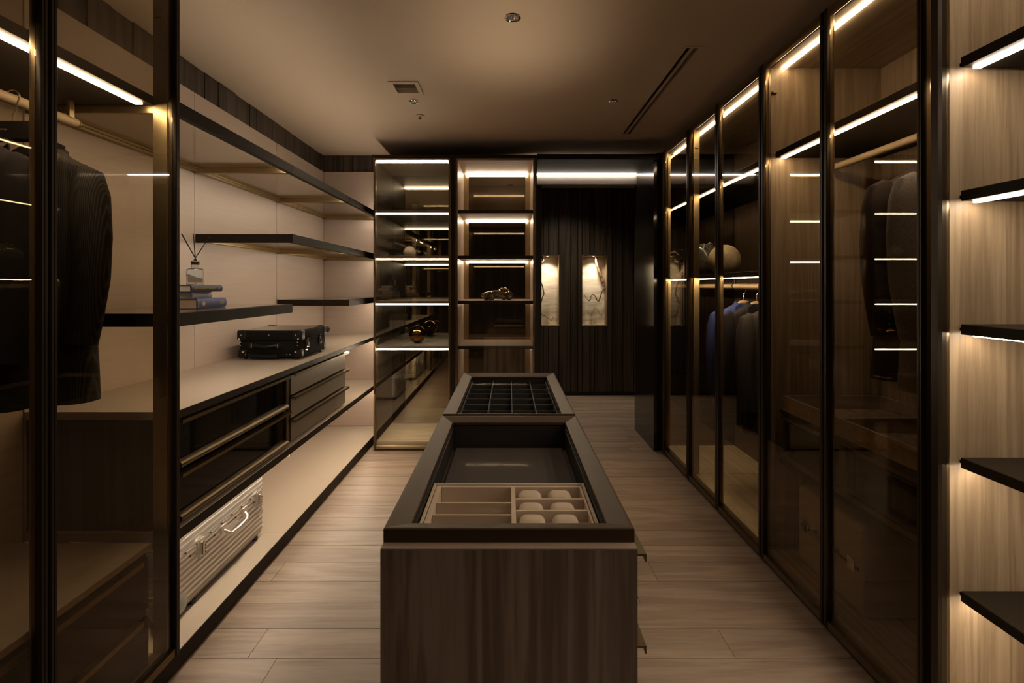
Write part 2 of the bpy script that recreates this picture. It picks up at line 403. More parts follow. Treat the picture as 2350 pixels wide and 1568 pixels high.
obj('backing', box(NB(), .956, 1.034, 2.6205, 4.0995, CZ+.06, CZ+.065), M_blackm, t)
t = thing('sprinkler', 'small white fire sprinkler head on the ceiling behind the square vent', 'sprinkler', (-.675, 3.67, CZ))
obj('rosette', lathe(NB(), -.675, 3.67, [(.034, CZ-.0005), (.034, CZ-.004), (.012, CZ-.010), (0, CZ-.010)], 24, False), M_ceil, t, smooth=True)
obj('deflector', lathe(NB(), -.675, 3.67, [(.004, CZ-.0101), (.004, CZ-.022), (.013, CZ-.023), (.013, CZ-.025), (0, CZ-.025)], 16, False), M_edge, t)

# ================================================================ generic doors / posts
def stile_poly(xf, s, y0, y1):
    """outer reeded part of a door stile in (x,y). s=+1: inside is +x"""
    w_ = y1-y0
    return [(xf+s*.012, y0), (xf, y0), (xf-s*.004, y0+w_*.10), (xf-s*.004, y0+w_*.36), (xf+s*.003, y0+w_*.44), (xf+s*.003, y0+w_*.50), (xf-s*.002, y0+w_*.58), (xf-s*.002, y1-w_*.1), (xf, y1), (xf+s*.012, y1)]
def inner_poly(xf, s, y0, y1):
    ym = (y0+y1)/2; w_ = y1-y0
    return [(xf+s*.0122, y0), (xf+s*.0122, y1)] + [(xf+s*(.022+.014*math.cos(PI/2-PI*k/6)), ym+w_/2*math.sin(PI/2-PI*k/6)) for k in range(7)]
def door_y(parent, xf, s, y0, y1, z0, z1, pane, name='glass_door', sw=.024):
    bm = NB(); g = .0015
    prism(bm, stile_poly(xf, s, y0+g, y0+sw), 'z', z0, z1)
    prism(bm, stile_poly(xf, s, y1-sw, y1-g), 'z', z0, z1)
    d = obj(name, bm, M_outer, parent, smooth=True)
    for a, b in ((y0+g, y0+sw), (y1-sw, y1-g)):
        obj('inner_profile', prism(NB(), inner_poly(xf, s, a, b), 'z', z0, z1), M_bronze, d, smooth=True, label='rounded bronze inner profile')
    for a, b in ((z0, z0+.03), (z1-.03, z1)):
        bm = NB(); pts = [(xf, a+.001), (xf, b-.001)]
        zc = (a+b)/2
        for k in range(7):
            t_ = PI/2 - PI*k/6; pts.append((xf + s*(.020 + .014*math.cos(t_)), zc + .0145*math.sin(t_)))
        prism(bm, [(p[0], p[1]) for p in pts], 'y', y0+sw+.0005, y1-sw-.0005)
        obj('rail', bm, M_bronze, d, smooth=True)
    obj('glass_pane', box(NB(), xf+s*.010, xf+s*.015, y0+sw+.0006, y1-sw-.0006, z0+.031, z1-.031), pane, d)
    return d
def hinge(parent, x0, x1, y0, y1, z):
    return obj('hinge', box(NB(), x0, x1, y0, y1, z-.006, z+.006, .001), M_brass, parent)

# ================================================================ RIGHT, MIDDLE WARDROBE (two doors)
XF = 1.33; XB = 1.965
rm = thing('glass_wardrobe', 'two-door smoked glass wardrobe in the middle right with light walnut interior', 'wardrobe', (1.64, 2.03, 0))
obj('side_panel', box(NB(), 1.372, XB, 2.531, 2.549, .07, 2.60), M_lwood, rm)
bm = NB(); ys = [1.528, 1.99, 2.22, 2.53]
for a, b in ((1.53, 2.005), (2.010, 2.530)):
    obj('back_panel', box(NB(), XB-.018, XB, a, b, .07, 2.587), M_lwood, rm)
obj('top_panel', box(NB(), 1.372, XB, 1.528, 2.5305, 2.588, 2.606), M_lwoody, rm)
obj('base_panel', box(NB(), 1.365, XB, 1.528, 2.5305, .035, .069), M_lwoody, rm)
obj('plinth', box(NB(), 1.345, XB, 1.5, 2.549, .0, .034), M_blackm, rm)
led_strip(rm, 1.425, 1.443, 1.53, 2.528, 2.580, 2.5875)
sh = obj('shelf', box(NB(), 1.395, XB-.02, 1.53, 2.5305, 2.118, 2.150, .002), M_edge, rm)
led_strip(sh, 1.418, 1.438, 1.535, 2.518, 2.112, 2.1175)
obj('bronze_upright', box(NB(), 1.345, 1.371, 2.531, 2.549, .035, 2.606), M_bronze, rm)
door_y(rm, XF, 1, 1.553, 2.045, .02, 2.61, M_pane); door_y(rm, XF, 1, 2.046, 2.552, .02, 2.61, M_pane)
hinge(rm, 1.375, 1.40, 2.515, 2.530, 2.46); hinge(rm, 1.375, 1.40, 2.515, 2.530, .12)
rod = obj('hanging_rod', tube(NB(), [(1.65, 1.529, 2.05), (1.65, 2.529, 2.05)], .0165, 20), M_alur, rm, smooth=True)
# drawer unit inside with tray on top
du = thing('drawer_unit', 'low dark drawer unit with smoked glass fronts inside the middle right wardrobe', 'drawer unit', (1.65, 2.05, .55))
obj('side_panel', box(NB(), 1.42, 1.93, 2.478, 2.50, .56, .79), M_edge, du); obj('side_panel', box(NB(), 1.42, 1.93, 1.58, 1.60, .56, .79), M_edge, du)
obj('top_panel', box(NB(), 1.40, 1.94, 1.58, 2.50, .791, .812, .001), M_edge, du)
obj('bottom_panel', box(NB(), 1.40, 1.94, 1.58, 2.50, .54, .559), M_edge, du)
for k in range(2):
    a = 1.603+k*.4385; dr = obj('drawer', box(NB(), 1.412, 1.416, a+.02, a+.415, .585, .755), M_blackglass, du)
    bm = NB(); box(bm, 1.405, 1.418, a, a+.0195, .562, .772); box(bm, 1.405, 1.418, a+.4155, a+.436, .562, .772); box(bm, 1.405, 1.418, a+.0196, a+.4154, .562, .584)
    box(bm, 1.392, 1.418, a, a+.436, .7725, .786)
    obj('drawer_frame', bm, M_bronze, dr)
ty = thing('wooden_tray', 'shallow walnut tray with raised rims lying on the dark drawer unit', 'tray', (1.65, 2.05, .813))
bm = NB(); T0, T1 = 1.66, 2.475
box(bm, 1.40, 1.412, T0, T1, .813, .888); box(bm, 1.888, 1.90, T0, T1, .813, .888); box(bm, 1.4121, 1.8879, T0, T0+.012, .813, .888); box(bm, 1.4121, 1.8879, T1-.012, T1, .813, .888)
obj('rim', bm, M_iwoodx, ty)
obj('bottom', box(NB(), 1.4125, 1.8875, T0+.0125, T1-.0125, .813, .822), M_iwood, ty)
obj('divider', box(NB(), 1.4125, 1.8875, 2.06, 2.07, .8225, .885), M_iwoodx, ty)

# ================================================================ RIGHT, FAR WARDROBE (three doors)
rf = thing('glass_wardrobe', 'three-door smoked glass wardrobe at the far right with dark interior and jackets', 'wardrobe', (1.64, 3.38, 0))
obj('side_panel', box(NB(), 1.372, XB, 2.5505, 2.566, .07, 2.60), M_brownb, rf)
for a, b in ((2.567, 3.05), (3.054, 3.545), (3.55, 4.18)):
    obj('back_panel', box(NB(), XB-.018, XB, a, b, .07, 2.587), M_brownb, rf, label='dark brown glossy back panel')
obj('mirror_end_panel', box(NB(), 1.372, XB-.019, 4.185, 4.203, .07, 2.60), M_mirrord, rf, label='dark smoked mirror end panel')
for a, b in ((2.567, 3.548), (3.552, 4.1845)):
    obj('top_panel', box(NB(), 1.372, XB, a, b, 2.588, 2.606), M_lwoody, rf)
    obj('base_panel', box(NB(), 1.365, XB, a, b, .035, .069), M_rbase, rf)
    led_strip(rf, 1.425, 1.443, a+.01, b-.01, 2.580, 2.5875)
    for zs in (2.118, 1.502):
        s_ = obj('shelf', box(NB(), 1.395, XB-.02, a, b, zs, zs+.032, .002), M_edge, rf)
        led_strip(s_, 1.418, 1.438, a+.012, b-.012, zs-.006, zs-.0005, M_ledhi if zs < 2 else None)
obj('plinth', box(NB(), 1.345, XB, 2.5505, 4.20, .0, .034), M_blackm, rf)
for y_ in (3.54, 4.17):
    obj('upright', box(NB(), 1.352, 1.3945, y_, y_+.018, .07, 2.587), M_brass, rf, label='flat champagne brass upright')
for z_ in (2.46, .12): hinge(rf, 1.362, 1.385, 3.532, 3.5395, z_)
obj('hanging_rod', tube(NB(), [(1.65, 2.567, 1.448), (1.65, 3.535, 1.448)], .0165, 20), M_alur, rf, smooth=True)
obj('hanging_rod', tube(NB(), [(1.65, 3.56, 1.448), (1.65, 4.184, 1.448)], .0165, 20), M_alur, rf, smooth=True)
bm = NB(); box(bm, 1.645, 1.655, 3.52, 3.535, 1.465, 1.5015); tube(bm, [(1.65, 3.535, 1.448), (1.65, 3.545, 1.448)], .021, 16)
obj('rod_bracket', bm, M_edge, rf)
for a, b in ((2.553, 3.095), (3.096, 3.60), (3.601, 4.16)): door_y(rf, XF, 1, a, b, .02, 2.61, M_pane)
obj('corner_stile', box(NB(), 1.33, 1.366, 4.162, 4.20, .0, 2.61, .003), M_bronze, rf)
# tall black side panel closing the run, and the portal over the passage
struct('trim_1', box(NB(), 1.268, 1.300, 4.24, 4.88, 0, 2.555), M_black)
struct('trim_2', box(NB(), 1.301, 1.9995, 4.25, 4.30, 0, 2.62), M_edge)
bm = NB(); box(bm, .245, 1.2675, 4.24, 4.775, 2.556, 2.585)
struct('trim_3', bm, mat('portal_soffit', (.050, .042, .036), .6))
struct('trim_4', box(NB(), .245, 1.2675, 4.80, 4.88, 2.457, 2.62), mat('portal_header', (.20, .16, .125), .7))
struct('trim_5', box(NB(), .245, 1.32, 4.215, 4.2395, 2.553, 2.60), M_edge)
lp = obj('portal_light_strip', box(NB(), .25, 1.264, 4.779, 4.789, 2.544, 2.552), M_ledw)
tag(lp, 'white light strip across the ceiling of the passage portal', 'light strip')

# ================================================================ RIGHT, NEAR OPEN BOOKCASE
rn = thing('open_bookcase', 'open walnut bookcase with five dark lit shelves at the right edge', 'bookcase', (1.66, 1.05, 0))
obj('side_panel', box(NB(), 1.366, XB, 1.503, 1.526, .05, 2.606), M_lwood, rn)
for a, b in ((.45, .96), (.964, 1.502)):
    obj('back_panel', box(NB(), XB-.018, XB, a, b, .05, 2.606), M_lwood, rn)
obj('base_panel', box(NB(), 1.366, XB-.019, .45, 1.5025, .035, .069), M_lwoody, rn)
obj('top_panel', box(NB(), 1.366, XB-.019, .45, 1.5025, 2.588, 2.606), M_lwoody, rn)
obj('near_side_panel', box(NB(), 1.366, XB, .43, .449, .05, 2.606), M_lwood, rn)
bm = NB()
prism(bm, [(1.33, 1.500), (1.33, 1.525), (1.353, 1.525), (1.353, 1.497), (1.340, 1.496)], 'z', .0, 2.61)
obj('front_profile', bm, M_outer, rn)
bm = NB(); prism(bm, [(1.3535, 1.525), (1.3655, 1.525), (1.3655, 1.499), (1.361, 1.496), (1.3535, 1.496)], 'z', .0, 2.61)
obj('edge_profile', bm, M_bronze, rn, smooth=True, label='rounded bronze edge profile')
for z in (2.120, 1.710, 1.300, .890, .480):
    s_ = obj('shelf', box(NB(), 1.388, XB-.02, .452, 1.487, z, z+.032, .002), M_edge, rn)
    led_strip(s_, 1.420, 1.440, .46, 1.480, z-.006, z-.0005)
    obj('shelf_pin', box(NB(), 1.40, 1.90, 1.4875, 1.5025, z+.01, z+.02), M_edge, s_)
led_strip(rn, 1.425, 1.443, .46, 1.495, 2.580, 2.5875)

# ================================================================ LEFT: OPEN SHELVING
XLB = -1.822
op = thing('open_shelving', 'open beige wall shelving with bronze edged shelves along the left wall', 'shelving', (-1.55, 3.2, 0))
for a, b in ((1.819, 2.802), (2.808, 3.791), (3.797, 4.757)):
    obj('wall_panel', box(NB(), -1.8415, XLB, a, b, .072, 2.57), M_panel, op)
obj('wall_panel', box(NB(), XLB+.001, -1.20, 4.760, 4.778, .072, 2.57), M_panelx, op)
XS = -1.254
def frame_shelf(y0, y1, zb, lit=True, back=True, up=False):
    """shelf with a dark front bar, brass brackets, mirror-gloss panel; zb = underside of the bars"""
    hi = zb > 1.9
    s = obj('shelf', box(NB(), XLB+.002, XS-.031, y0+(.003 if hi else .0205), y1-.003, zb+.030, zb+.048), M_gloss, op)
    obj('front_bar', box(NB(), XS-.030, XS, y0+.001, y1-.001, zb, zb+.05, .001), M_edge, s)
    obj('bracket', box(NB(), XLB+.002, XS-.031, y0+.003, y0+.020, zb, zb+(.0295 if hi else .0495)), M_brass if hi else M_edge, s)
    obj('bracket', box(NB(), XLB+.002, XS-.031, y1-.020, y1-.003, zb, zb+.0295), M_brass, s)
    bm = NB(); box(bm, XLB+.002, XLB+.030, y0+.021, y1-.021, zb+.008, zb+.0295); box(bm, XLB+.031, XLB+.040, y0+.021, y1-.021, zb+.018, zb+.0295)
    obj('back_rail', bm, M_brass, s)
    if lit: led_strip(s, XS-.046, XS-.032, y0+.03, y1-.03, zb+.020, zb+.028)
    if up: led_strip(s, XS-.060, XS-.034, y0+.03, y1-.03, zb+.0482, zb+.0486, M_ledup)
Y0, Y1, Y2, Y3 = 1.816, 2.805, 3.794, 4.757
for a, b in ((Y0, Y1), (Y1, Y2), (Y2, Y3)): frame_shelf(a, b, 2.10, up=True)
for a, b in ((Y1, Y2), (Y2, Y3)): frame_shelf(a, b, 1.70)
frame_shelf(Y0, Y1, 1.295); frame_shelf(Y2, Y3, 1.292)
ls = obj('lower_shelf', box(NB(), XLB+.001, XS, Y0, Y3, .487, .525, .0015), [M_top], op)
obj('front_edge', box(NB(), XS+.0005, XS+.004, Y0, Y3, .487, .5245), M_edge, ls)
for y_ in (Y1, Y2): obj('bracket', box(NB(), XLB+.03, XS-.01, y_-.012, y_+.002, .462, .4865), M_brass, ls)
led_strip(ls, -1.29, -1.276, Y0+.03, Y3-.03, .479, .4865)
wt = thing('worktop', 'long beige worktop with dark front edge under the left shelves', 'countertop', (-1.55, 3.2, .946))
for a, b in ((Y0, Y1), (Y1, Y2), (Y2, Y3)):
    obj('top_board', box(NB(), XLB+.001, XS-.004, a+.0006, b-.0006, .946, .975), M_top, wt)
obj('front_edge', box(NB(), XS-.0038, XS, Y0, Y3, .944, .9748), M_edge, wt)
led_strip(wt, XS-.046, XS-.032, Y2+.03, Y3-.03, .938, .9455)
pf = thing('floor_platform', 'low pale platform along the left wall carrying the silver suitcase', 'platform', (-1.55, 3.0, 0))
for a, b in ((.4, Y0), (Y0, 2.70), (2.70, Y3)):
    obj('top_board', box(NB(), XLB+.001, -1.249, a+.0006, b-.0006, .052, .070), mat('platform_lacquer', (.52, .44, .35), .3, var=.02, bscale=4) if a == .4 else bpy.data.materials['platform_lacquer'], pf)
obj('plinth', box(NB(), -1.8, -1.262, .4, Y3, 0, .0515), M_blackm, pf)
obj('front_edge', box(NB(), -1.2485, -1.244, .4, Y3, .006, .0705), M_edge, pf)

# drawer cabinets hanging under the worktop
dc = thing('drawer_cabinet', 'black glass drawer cabinet with two bronze framed drawers under the left worktop', 'drawer cabinet', (-1.55, 2.3, .53))
A0, A1 = Y0+.004, 2.787
M_us = mat('unit_side', (.030, .022, .016), .45)
obj('side_panel', box(NB(), -1.80, -1.29, A0, A0+.018, .530, .942), M_us, dc); obj('side_panel', box(NB(), -1.80, -1.29, A1-.018, A1, .530, .942), M_us, dc)
obj('bottom_panel', box(NB(), -1.80, -1.29, A0+.0185, A1-.0185, .530, .545), M_edge, dc)
for z0 in (.742, .536):
    z1 = z0+.200
    d = obj('drawer', box(NB(), -1.283, -1.279, A0+.035, A1-.030, z0+.028, z1-.012), M_blackglass, dc)
    bm = NB(); box(bm, -1.284, -1.268, A0, A0+.0345, z0, z1-.014, .002); box(bm, -1.284, -1.268, A1-.0295, A1, z0, z1-.014, .002)
    obj('drawer_frame', bm, M_bronze, d)
    pts = [(-1.284, z0+.002)] + [(-1.276+.024*math.cos(t), z0+.018+.017*math.sin(t)) for t in [(-PI/2+PI*k/8) for k in range(9)]] + [(-1.284, z0+.035)]
    obj('round_rail', prism(NB(), pts, 'y', A0+.0348, A1-.0298), M_bronze, d, smooth=True)
    obj('handle', prism(NB(), [(-1.284, z1-.013), (-1.250, z1-.013), (-1.250, z1-.021), (-1.247, z1-.021), (-1.247, z1-.008), (-1.284, z1-.008)], 'y', A0+.03, A1-.01), M_bronze, d)
dc2 = thing('drawer_cabinet', 'taupe drawer cabinet with three drawers under the worktop below the black case', 'drawer cabinet', (-1.55, 3.3, .53))
B0, B1 = 2.812, 3.785
M_taupe = mat('taupe_lacquer', (.23, .185, .145), .42, .1)
bm = NB(); box(bm, -1.80, -1.30, B0, B0+.018, .530, .942); box(bm, -1.80, -1.30, B1-.018, B1, .530, .942); box(bm, -1.80, -1.30, B0+.0185, B1-.0185, .530, .545)
obj('carcass', bm, M_taupe, dc2)
for k in range(3):
    z0 = .536+k*.1355; z1 = z0+.131
    d = obj('drawer', box(NB(), -1.298, -1.280, B0+.030, B1-.002, z0, z1-.010, .001), M_taupe, dc2)
    obj('drawer_side', box(NB(), -1.2985, -1.284, B0, B0+.0295, z0, z1-.010, .001), M_edge, d)
    obj('handle', prism(NB(), [(-1.298, z1-.009), (-1.252, z1-.009), (-1.252, z1-.018), (-1.248, z1-.018), (-1.248, z1-.003), (-1.298, z1-.003)], 'y', B0+.015, B1+.004), M_bronze, d)

# ================================================================ LEFT GLASS WARDROBE
lw = thing('glass_wardrobe', 'two-door smoked glass wardrobe at the left edge holding dark jackets', 'wardrobe', (-1.55, 1.3, 0))
for a, b in ((-.2, .82), (.826, 1.812)): obj('back_panel', box(NB(), -1.8415, XLB, a, b, .072, 2.57), M_tan, lw)
sh = obj('shelf', box(NB(), XLB+.002, -1.33, .78, 1.812, 2.126, 2.160, .002), M_edge, lw)
led_strip(sh, -1.378, -1.352, .79, 1.785, 2.119, 2.1255)
obj('upright', box(NB(), -1.335, -1.283, 1.814, 1.834, .0715, 2.575), M_brass, lw, label='flat champagne brass upright')
obj('upright', box(NB(), -1.335, -1.283, .765, .779, .0715, 2.575), M_brass, lw)
hinge(lw, -1.325, -1.300, 1.806, 1.8135, 2.46)
obj('hanging_rod', tube(NB(), [(-1.6, .79, 2.05), (-1.6, 1.785, 2.05)], .0175, 20), M_alur, lw, smooth=True)
bm = NB(); box(bm, -1.606, -1.594, 1.755, 1.775, 2.066, 2.1255); tube(bm, [(-1.6, 1.785, 2.05), (-1.6, 1.793, 2.05)], .0195, 18)
obj('rod_bracket', bm, M_brass, lw)
door_y(lw, -1.24, -1, 1.304, 1.822, .072, 2.60, M_pane); door_y(lw, -1.24, -1, .78, 1.3025, .072, 2.60, M_pane)
obj('bottom_rail', box(NB(), -1.30, -1.243, .78, 1.82, .0712, .0716), M_edge, lw)
lc = thing('low_chest', 'low chest of drawers with tan top inside the left glass wardrobe', 'chest of drawers', (-1.55, 1.25, .075))
obj('top_panel', box(NB(), -1.815, -1.29, .79, 1.745, .500, .522, .001), mat('tan_top', (.42, .34, .26), .4, var=.02), lc)
obj('carcass', box(NB(), -1.815, -1.31, .79, 1.745, .075, .4995), bpy.data.materials['unit_side'], lc)
for k in range(2):
    z1 = .495-.21*k
    d = obj('drawer', box(NB(), -1.3095, -1.297, .795, 1.740, z1-.20, z1-.022), bpy.data.materials['unit_side'], lc)
    obj('handle', prism(NB(), [(-1.3095, z1-.021), (-1.285, z1-.021), (-1.285, z1-.034), (-1.282, z1-.034), (-1.282, z1-.016), (-1.3095, z1-.016)], 'y', .795, 1.70), M_brass, d)

# ================================================================ BACK CABINETS
CY = 4.25; CB = 4.88
def cab_frame(parent, x0, x1, pane, sw=.020):
    bm = NB()
    for a, b in ((x0+.001, x0+sw), (x1-sw, x1-.001)):
        box(bm, a, b, CY-.004, CY+.030, .006, 2.575, .004, 2)
    d = obj('glass_door', bm, M_bronze, parent)
    obj('rail', box(NB(), x0+sw+.0005, x1-sw-.0005, CY-.004, CY+.03, .012, .045, .006, 3), M_brass, d, smooth=True)
    obj('rail', box(NB(), x0+sw+.0005, x1-sw-.0005, CY-.004, CY+.03, 2.555, 2.575, .003), M_bronze, d, smooth=True)
    obj('glass_pane', box(NB(), x0+sw+.0006, x1-sw-.0006, CY+.004, CY+.009, .046, 2.554), pane, d)
    return d
ca = thing('display_cabinet', 'tall glass display cabinet beside the left shelving, mirror backed with two vases and bronze balls', 'display cabinet', (-.85, 4.55, 0))
ax0, ax1 = -1.192, -.512
obj('side_panel', box(NB(), ax0, ax0+.014, CY+.031, CB, .004, 2.575), M_edge, ca)
obj('side_panel', box(NB(), ax1-.014, ax1, CY+.031, CB, .004, 2.575), M_edge, ca)
obj('mirror_back', box(NB(), ax0+.015, ax1-.015, CB-.012, CB, .071, 2.575), M_mirror, ca, label='smoked mirror back')
obj('top_panel', box(NB(), ax0+.015, ax1-.015, CY+.031, CB-.013, 2.557, 2.575), M_taupe, ca)
obj('base_panel', box(NB(), ax0+.015, ax1-.015, CY+.031, CB-.013, .02, .070), M_cbase, ca)
led_strip(ca, ax0+.02, ax1-.02, CY+.034, CY+.047, 2.540, 2.5565)
for z in (2.095, 1.692, 1.292, .893):
    s_ = obj('shelf', box(NB(), ax0+.0145, ax1-.0145, CY+.034, CB-.013, z, z+.024, .001), M_taupe, ca)
    led_strip(s_, ax0+.02, ax1-.02, CY+.036, CY+.048, z-.012, z-.0005, M_ledhi if z < 1 else None)
cab_frame(ca, ax0, ax1, M_paneB)
cb = thing('display_cabinet', 'tall glass display cabinet in the centre with shelves lit from behind and a model car', 'display cabinet', (-.12, 4.55, 0))
bx0, bx1 = -.470, .232
for a, b in ((bx0, bx0+.018), (bx1-.018, bx1)):
    obj('side_panel', box(NB(), a, b, CY+.031, 4.84, .004, 2.575), M_panel, cb)
obj('mirror_back', box(NB(), bx0+.07, bx1-.07, 4.815, 4.826, .071, 2.55), M_mirrord, cb, label='dark smoked mirror back')
bm = NB(); box(bm, bx0+.019, bx0+.069, 4.812, 4.83, .071, 2.556); box(bm, bx1-.069, bx1-.019, 4.812, 4.83, .071, 2.556)
obj('back_frame', bm, M_brass, cb)
obj('top_panel', box(NB(), bx0+.019, bx1-.019, CY+.031, 4.84, 2.557, 2.575), M_panelx, cb)
obj('base_panel', box(NB(), bx0+.019, bx1-.019, CY+.031, 4.811, .02, .070), M_cbase, cb)
led_strip(cb, bx0+.045, bx1-.045, 4.785, 4.803, 2.540, 2.5565)
for z in (2.094, 1.690, 1.290, .890):
    s_ = obj('shelf', box(NB(), bx0+.0185, bx1-.0185, CY+.034, 4.811, z, z+.026, .001), [M_panelx], cb)
    obj('front_edge', box(NB(), bx0+.0185, bx1-.0185, CY+.031, CY+.0338, z-.001, z+.027), M_edge, s_)
    if z > 1.5: led_strip(s_, bx0+.045, bx1-.045, 4.785, 4.803, z-.014, z-.0005)
    else: led_strip(s_, bx0+.05, bx1-.05, 4.79, 4.798, z-.004, z-.0005)
cab_frame(cb, bx0, bx1, M_paneB)
struct('trim_6', box(NB(), -.5115, -.4705, CY-.002, CB, 0, 2.578), M_edge)
struct('trim_7', box(NB(), .2325, .2445, CY-.002, CB, 0, 2.60), M_blackm)
struct('trim_8', box(NB(), -1.20, .244, CY-.004, CB, 2.579, 2.60), M_edge)

# ================================================================ ISLAND
isl = thing('island_cabinet', 'grey walnut island cabinet standing in the middle of the dressing room', 'island', (0, 2.05, 0))
IX = .2835
obj('end_panel', box(NB(), -IX, IX, 1.066, 1.0905, 0, .8665), M_iwood, isl)
obj('end_panel', box(NB(), -IX, IX, 3.05, 3.07, 0, .8665), M_iwood, isl)
obj('side_panel', box(NB(), -IX, -IX+.02, 1.091, 3.0495, 0, .8665), M_iwood, isl)
obj('top_ledge', box(NB(), -IX, IX, 1.0665, 3.0695, .867, .8695), M_iwoodx, isl)
obj('bottom_panel', box(NB(), -IX+.0205, IX-.025, 1.091, 3.0495, .02, .04), M_iwood, isl)
for a, b in ((1.092, 2.05), (2.054, 3.048)):
    zt = .862
    for k in range(4):
        z0 = zt-.198
        d = obj('drawer', box(NB(), IX-.020, IX, a+.002, b-.002, z0+.004, zt-.012), M_iwood, isl)
        obj('handle', prism(NB(), [(IX-.02, zt-.011), (IX+.0185, zt-.011), (IX+.0185, zt-.024), (IX+.0215, zt-.024), (IX+.0215, zt-.007), (IX-.02, zt-.007)], 'y', a-.02 if k < 9 and a < 2 else a, b-.004), M_bronze, d)
        zt -= .204
def vitrine(y0, y1, label):
    v = thing('glass_top_case', label, 'display case', (0, (y0+y1)/2, .87), 'display cases on the island')
    X = IX; zt = .902; zi = .888; w_ = .052
    # mitred frame: outer wall, flat lip and bezel sloping to the glass
    def ring(off, z): return [(-X+off, y0+off, z), (X-off, y0+off, z), (X-off, y1-off, z), (-X+off, y1-off, z)]
    bm = NB(); loft(bm, [ring(0, .870), ring(0, zt-.002), ring(.002, zt), ring(.006, zt), ring(w_, zi), ring(w_, zi-.010), ring(w_-.01, zi-.012), ring(w_-.01, .870)], cap=False)
    obj('frame', bm, M_frame, v)
    zb = .778
    bm = NB(); t_ = w_+.001
    box(bm, -X+t_-.006, -X+t_, y0+t_, y1-t_, zb, .872); box(bm, X-t_, X-t_+.006, y0+t_, y1-t_, zb, .872)
    box(bm, -X+t_, X-t_, y0+t_-.006, y0+t_, zb, .872); box(bm, -X+t_, X-t_, y1-t_, y1-t_+.006, zb, .872)
    obj('inner_wall', bm, M_dark, v)
    obj('felt_bottom', box(NB(), -X+t_, X-t_, y0+t_, y1-t_, zb-.006, zb-.0005), M_felt, v)
    return v
# the drawers' carcass is hollow below; keep top ledge as a ring
bpy.data.objects.remove([o for o in isl.children if o.name.startswith('top_ledge')][0])
bm = NB()
loft(bm, [[(-IX, 1.0665, .867), (IX, 1.0665, .867), (IX, 3.0695, .867), (-IX, 3.0695, .867)], [(-IX, 1.0665, .8698), (IX, 1.0665, .8698), (IX, 3.0695, .8698), (-IX, 3.0695, .8698)],
          [(-IX+.04, 1.11, .8698), (IX-.04, 1.11, .8698), (IX-.04, 3.03, .8698), (-IX+.04, 3.03, .8698)], [(-IX+.04, 1.11, .867), (IX-.04, 1.11, .867), (IX-.04, 3.03, .867), (-IX+.04, 3.03, .867)]], cap=False)
obj('top_ledge', bm, M_iwoodx, isl)
v1 = vitrine(1.0925, 2.038, 'nearer glass topped case of the island with a pale jewellery tray inside')
v2 = vitrine(2.068, 3.040, 'farther case of the island with a black compartment grid inside')
# felt board edge and side rails in case 1
obj('felt_board', box(NB(), -.215, .215, 1.46, 1.975, .7785, .788, .001), M_felt, v1)
bm = NB(); box(bm, -.2305, -.226, 1.15, 1.98, .858, .864); box(bm, .226, .2305, 1.15, 1.98, .858, .864)
obj('slide_rail', bm, M_blackm, v1)
tr = thing('jewellery_tray', 'pale suede jewellery tray with open compartments in the near end of the island', 'tray', (0, 1.3, .79))
Z0, Z1 = .795, .862
x0, x1, yb = -.2225, .2225, 1.440
def wall_(n, a, b, c, d, z0=Z0, z1=Z1): return obj(n, box(NB(), a, b, c, d, z0, z1, .0008), M_suedep, tr)
obj('base', box(NB(), x0, x1, 1.150, yb, .789, .7948), M_suede, tr)
wall_('tray_side', x0, x0+.008, 1.150, yb); wall_('tray_side', x1-.008, x1, 1.150, yb)
wall_('tray_side', x0+.0082, x1-.0082, yb-.008, yb); wall_('tray_side', x0+.0082, x1-.0082, 1.150, 1.156)
wall_('liner_edge', x0+.010, x0+.024, 1.157, yb-.010, z1=Z1-.003); wall_('liner_edge', x1-.016, x1-.010, 1.157, yb-.010, z1=Z1-.003)
wall_('liner_edge', x0+.0245, x1-.0165, yb-.019, yb-.0085, z1=Z1-.004)
wall_('divider', .006, .018, 1.157, yb-.0195, z1=Z1-.002)
for y_ in (1.318, 1.2485, 1.185): wall_('divider', x0+.0245, .0055, y_-.003, y_+.003, z1=Z1-.003)
for y_ in (1.342, 1.273, 1.202): wall_('divider', .0185, x1-.0165, y_-.003, y_+.003, z1=Z1-.003)
cc = ['in the far left slot', 'in the far right slot', 'in the middle left slot', 'in the middle right slot', 'in the near left slot', 'in the near right slot']
i = 0
for (ya, yb_) in ((1.345, 1.420), (1.276, 1.339), (1.205, 1.270)):
    for cx in (.060, .145):
        c = obj('watch_cushion', sq_ell(NB(), (cx, (ya+yb_)/2, .827), (.0345, (yb_-ya)/2-.004, .0315), .55), M_suedep, smooth=True)
        tag(c, 'pale suede watch cushion ' + cc[i] + ' of the jewellery tray', 'cushion', 'watch cushions in the jewellery tray'); i += 1
# black grid in case 2
gr = thing('compartment_tray', 'black compartment grid tray in the far case of the island', 'tray', (0, 2.55, .79))
M_grid = mat('dark_suede_grid', (.040, .038, .040), .7)
obj('base', box(NB(), -.2255, .2255, 2.125, 2.982, .779, .788), M_dark, gr)
for x_ in (-.2235, -.097, .0145, .127, .2235):
    obj('divider', box(NB(), x_-.0025, x_+.0025, 2.126, 2.981, .7885, .862), M_grid, gr)
for k, y_ in enumerate([2.17+.12*j for j in range(7)]):
    for a, b in ((-.2205, -.1), (-.094, .0115), (.0175, .124), (.130, .2205)):
        obj('cross_divider', box(NB(), a, b, y_-.0025, y_+.0025, .7885, .858), M_grid, gr)
for v, a, b in ((v1, 1.0925, 2.038), (v2, 2.068, 3.040)):
    obj('glass_pane', box(NB(), -IX+.050, IX-.050, a+.050, b-.050, .8785, .8825), M_panec, v)

